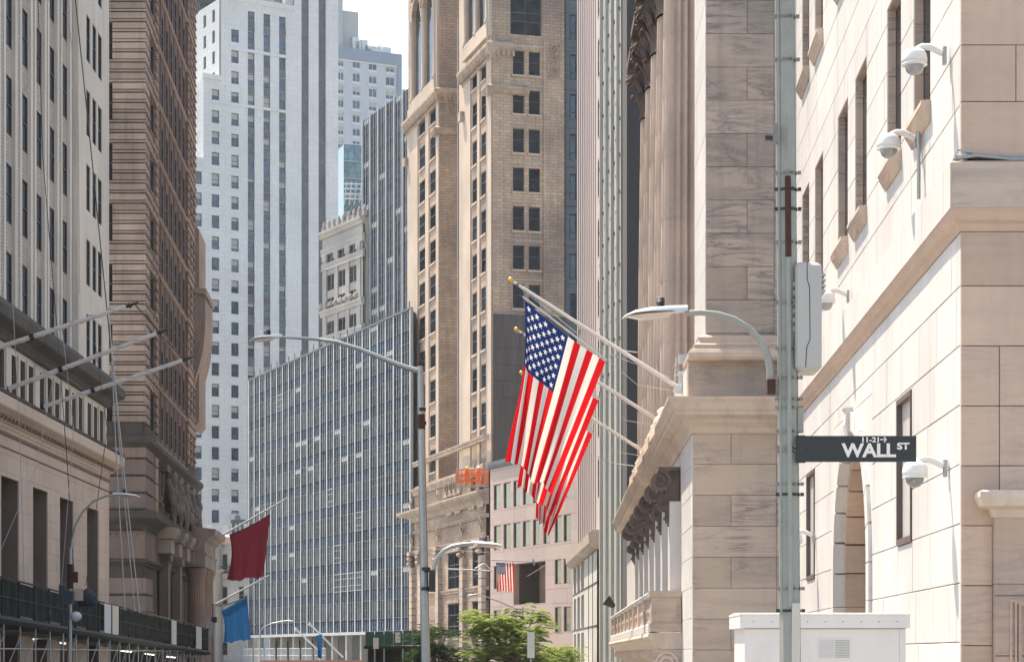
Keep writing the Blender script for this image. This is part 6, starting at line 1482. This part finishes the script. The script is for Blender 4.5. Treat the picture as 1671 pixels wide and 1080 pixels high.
# ------------------------------------------------------------------ scaffold shed along the left side
def shed():
    Ya, Yb = 56., 120.; xa = X(0, 68)+.185; xb = X(340, 120); xa = xb-(xb-X(0,68))/(120-68)*(120-56)
    t = thing('sidewalk_shed', 'dark netted sidewalk shed with scaffold legs along the left buildings', 'scaffold shed', (xb, Yb, 0)); L = t.location
    top = lambda Y: 4.16-(Y-68)*.0196; bot = lambda Y: 2.96-(Y-68)*.0196; xx = lambda Y: xa+(xb-xa)*(Y-Ya)/(Yb-Ya)
    n = 26; ys = [Ya+(Yb-Ya)*i/n for i in range(n+1)]
    for i, (a, b) in enumerate(zip(ys, ys[1:])):
        m = MB(); k = 6; vs = []                                # a loose, creased net
        for q in range(k+1):
            y = a+.06+(b-a-.12)*q/k
            for h in range(4): vs.append((xx(y)-L.x+.03*sin(q*2.1+i)+.02*sin(h*2+q), y-L.y, bot(y)+.08+(top(y)-bot(y)-.14)*h/3))
        m.add(vs, [(q*4+h, (q+1)*4+h, (q+1)*4+h+1, q*4+h+1) for q in range(k) for h in range(3)]); put('net_panel', m, t, mats=M['netting'])
        m = MB(); y = a-L.y; x = xx(a)-L.x; m.box(x-.04, x+.04, -y-.04, -y+.04, bot(a)-.1, top(a)+.03); put('net_post', m, t, mats=M['timber'])
        m = MB(); m.tube([(x+.05, y, top(a)), (xx(b)-L.x+.05, b-L.y, top(b))], .035, 5); m.tube([(x+.05, y, (top(a)+bot(a))/2), (xx(b)-L.x+.05, b-L.y, (top(b)+bot(b))/2)], .02, 4); put('rail', m, t, mats=M['timber'])
        m = MB(); m.tube([(x+.06, y, bot(a)-.12), (xx(b)-L.x+.06, b-L.y, bot(b)-.12)], .12, 4); put('edge_beam', m, t, mats=M['timber'])
        # deck
        x1, x2 = xx(a)-L.x, xx(b)-L.x; z1, z2 = bot(a)-.1, bot(b)-.1
        m = MB(); m.add([(x1,y,z1),(x2,b-L.y,z2),(x2-2.6,b-L.y,z2),(x1-2.6,y,z1),(x1,y,z1-.15),(x2,b-L.y,z2-.15),(x2-2.6,b-L.y,z2-.15),(x1-2.6,y,z1-.15)], [(0,1,2,3),(7,6,5,4),(0,4,5,1),(1,5,6,2),(2,6,7,3),(3,7,4,0)]); put('deck_board', m, t, mats=M['timber'])
        for dx in (-.1, -2.3):
            m = MB(); m.tube([(x1+dx, y+.6, 0), (x1+dx, y+.6, z1-.16)], .035, 6); put('leg', m, t, mats=M['galv'])
        m = MB(); m.tube([(x1-.1, y+.6, 1.9), (x2-.1, b-L.y+.6, 1.9)], .025, 5); put('ledger', m, t, mats=M['galv'])
        m = MB(); m.tube([(x1-.1, y+.6, 1.0), (x2-.1, b-L.y+.6, 2.3)], .02, 5); m.tube([(x1-.1,y+.6,z1-.3),(x1-2.3,y+.6,z1-.3)], .03, 5); put('brace', m, t, mats=M['galv'])
    m = MB(); x, y = xx(Yb)-L.x, 0; m.box(x-2.6, x, -y-.04, -y+.04, bot(Yb), top(Yb)); put('end_panel', m, t, mats=M['netting'])
    # pale boards hung on the net
    for p0, p1, mt in ((170,180.5,'framew'),(183,193,'cream_hi'),(280,287.5,'framew'),(320,328.5,'framew')):
        k = (p0-CX)/F; y = (xx(0)-0)/1; s_ = (xb-xa)/(Yb-Ya); Yp = (xa-s_*Ya+.08)/(k-s_); k2 = (p1-CX)/F; Yq_ = (xa-s_*Ya+.08)/(k2-s_)
        m = MB(); v = []
        for yy in (Yp, Yq_):
            for z in (bot(yy)+.0, top(yy)-.02): v.append((xx(yy)-L.x+.1, yy-L.y, z))
        v2 = [(x-.03, y, z) for x, y, z in v]
        m.add(v+v2, [(0,2,3,1),(4,5,7,6),(0,1,5,4),(2,6,7,3),(0,4,6,2),(1,3,7,5)]); put('pale_board', m, t, mats=M[mt])
    em = NT('tube_light'); em.b.inputs['Emission Color'].default_value = (1,.95,.85,1); em.b.inputs['Emission Strength'].default_value = 1.6; em.b.inputs['Base Color'].default_value = (.8,.8,.8,1)
    for i in range(0, n, 3):
        a = ys[i]; m = MB(); m.tube([(xx(a)-L.x-1.6, a-L.y, bot(a)-.42), (xx(a+3)-L.x-1.6, a+3-L.y, bot(a+3)-.42)], .03, 6); put('tube_lamp', m, t, mats=em.m)
    m = MB(); m.box(-3.0, -2.9, -(100-L.y)-9, -(100-L.y), 0, 1.9); put('red_hoarding', m, t, mats=M['red'])
    m = MB(); m.box(-2.75, -2.68, -.0, 64, 0, 3.6)
    put('rear_hoarding', m, t, mats=M['timber'])
shed()
# things on the shed deck
o_ = P(143, 990, 72); m = MB(); m.lathe([(.01,0),(.3,.02),(.34,.2),(.26,.42),(.1,.6),(.001,.64)], 9); m.box(-.05, .3, -.1, .1, .1, .35)
single('tarp_bundle', m, plain('dark_tarp', (.02,.028,.035), .8, bump=.4), 'dark tarpaulin bundle on top of the shed beside the lamp post', 'tarpaulin', o_)
o_ = P(112, 985, 69.7); m = MB(); m.box(-.12, .16, -.1, .1, 0, .42); m.prof(-.3, -.1, [(-.1,.3),(.1,.25),(.1,.6),(-.1,.7)])
m.box(-.02,.02,-.02,.02,-1.2,0); single('flood_lamp', m, plain('blue_black_paint', (.02,.03,.06), .5), 'small blue-black floodlight clamped near the lamp post', 'floodlight', o_)
# ------------------------------------------------------------------ green shed at the tan tower
def green_shed():
    Y = 150.; o = Vector((X(596, Y), Y, 0)); t = thing('green_shed', 'green plywood sidewalk shed with two white notices left of the trees', 'scaffold shed', o); q = Y/3500; W = 92*q; z = lambda py: Z(py, Y)
    for k in range(6): m = MB(); m.box(k*W/6+.02, (k+1)*W/6-.02, 0, .06, z(1053)+.01*k, z(1030)+.02*k); put('parapet_board', m, t, mats=M['greenply'])
    m = MB(); m.box(-.1, W, -3, .0, z(1058), z(1053)); put('deck', m, t, mats=M['timber'])
    for k in range(7): m = MB(); m.box(k*W/6-.05, k*W/6+.05, -.1, .0, 0, z(1058)); put('post', m, t, mats=M['rust'] if k in (3,) else M['galv'])
    m = MB(); m.box(0, W, -3, -2.9, 0, z(1058)); put('rear_hoarding', m, t, mats=M['timber'])
    for p0, p1, a, b in ((609,618,1058,1040),(645,653.5,1048,1031)): m = MB(); m.box((p0-596)*q, (p1-596)*q, .07, .09, z(a), z(b)); put('paper_notice', m, t, mats=M['white'])
green_shed()
o_ = Vector((X(425,200), 200, 0)); t = thing('brick_coloured_barrier', 'long low brick-coloured barrier at the foot of the gridded block', 'barrier', o_)
bc = plain('brick_red_paint', (.35,.16,.11), .8)
for k in range(7): m = MB(); m.box(k*1.4, k*1.4+1.34, 0, .4, 0, 1.22); put('barrier_panel', m, t, mats=bc)
# ------------------------------------------------------------------ trees
def tree(px0, px1, ptop, Y, seed, lab, mat, n, zmin=.6, dens=1.):
    rnd = random.Random(seed); cx = X((px0+px1)/2, Y); W = (px1-px0)/F*Y; zt = Z(ptop, Y); t = thing('street_tree', lab, 'tree', (cx, Y, 0), 'street trees')
    tr = MB(); tips = []
    fork = Vector((0, 0, max(.4, zt*.22))); tr.tube([Vector((0,0,0)), fork*.5+Vector((.05,0,0)), fork], [.14,.11,.10], 7)
    lm = MB()
    for i in range(17):
        a = rnd.uniform(0, 2*pi); r = W*.5*rnd.uniform(.45, .95); h = zt*rnd.uniform(.12, .93)
        e = Vector((r*cos(a), r*.8*sin(a), h)); mid = fork.lerp(e, .5)+Vector((0,0,.35)); pts = [fork, fork.lerp(mid, .5)+Vector((rnd.uniform(-.1,.1),0,.15)), mid, mid.lerp(e, .55)+Vector((0,0,.12)), e]
        lm.tube(pts, [.07,.055,.04,.025,.012], 5); tips += [(p, 1) for p in pts[2:]]
        for q in range(4):
            s_ = pts[rnd.choice((2,3,3,4))]; d = Vector((rnd.uniform(-1,1), rnd.uniform(-1,1), rnd.uniform(-.1,.5))).normalized()*W*.16; lm.tube([s_, s_+d*.5+Vector((0,0,.06)), s_+d], [.02,.014,.006], 4); tips.append((s_+d, 1)); tips.append((s_+d*.5, 1))
    put('trunk', tr, t, mats=M['bark']); put('limbs', lm, t, mats=M['bark'], kind='stuff')
    cr = MB(); V, Fc = [], []
    per = n//len(tips)
    for p, _ in tips:
        sprays = 7
        for s_ in range(sprays):
            a = rnd.uniform(0, 2*pi); d = Vector((cos(a), sin(a), rnd.uniform(-.1,.25))); l = W*rnd.uniform(.05,.115); st = p+Vector((rnd.gauss(0,.22), rnd.gauss(0,.22), rnd.gauss(0,.12)))
            side = Vector((-sin(a), cos(a), 0)); m_ = per//sprays//2
            for q in range(m_):
                f = (q+.5)/m_; c = st+d*l*f+Vector((0,0,-.25*l*f*f))
                for sg in (-1, 1):
                    ln = .13*(1-.3*f)*rnd.uniform(.7,1.3); tip = c+side*sg*ln+d*.05+Vector((rnd.uniform(-.02,.02),0,rnd.uniform(-.07,.03))); w_ = d*.026+Vector((0,0,.012))
                    b = len(V); V += [tuple(c), tuple(c.lerp(tip,.5)+w_), tuple(tip), tuple(c.lerp(tip,.5)-w_)]; Fc.append((b,b+1,b+2,b+3))
    me = bpy.data.meshes.new('crown'); me.from_pydata(V, [], Fc); mats_on(me, mat); put('crown', me, t, kind='stuff')
tree(738, 932, 974, 118, 4, 'bright green feathery street tree in mid picture', M['leaf'], 72000)
tree(655, 770, 1020, 132, 8, 'darker green tree behind the tall lamp post', M['leafd'], 22000)
tree(872, 960, 1050, 122, 15, 'small low green tree right of the bright tree', M['leaf'], 12000)
o_ = P(848,1080,112); o_.z = 0; m = MB(); m.tube([(0,0,0),(0,0,2.0)], .05, 6); o = single('banner_post', m, M['galv'], 'grey post with a pale sign in front of the tree', 'sign post', Vector((X(866,112),112,0)))
m = MB(); m.box(-.18, .2, .06, .09, 1.75-.2, 2.9); put('sign_panel', m, o, mats=M['framew'])
# ------------------------------------------------------------------ air
HAZE = .00009
if HAZE:
    m = MB(); m.box(-75, 60, -560, 6, -1, 150)
    N = NT('air'); N.t.nodes.remove(N.b); pv = N.n('ShaderNodeVolumePrincipled'); pv.inputs['Color'].default_value = (.86,.93,1,1); pv.inputs['Density'].default_value = HAZE; pv.inputs['Anisotropy'].default_value = .3
    N.l(pv.outputs[0], N.out.inputs['Volume']); put('haze', m, kind='stuff', mats=N.m)
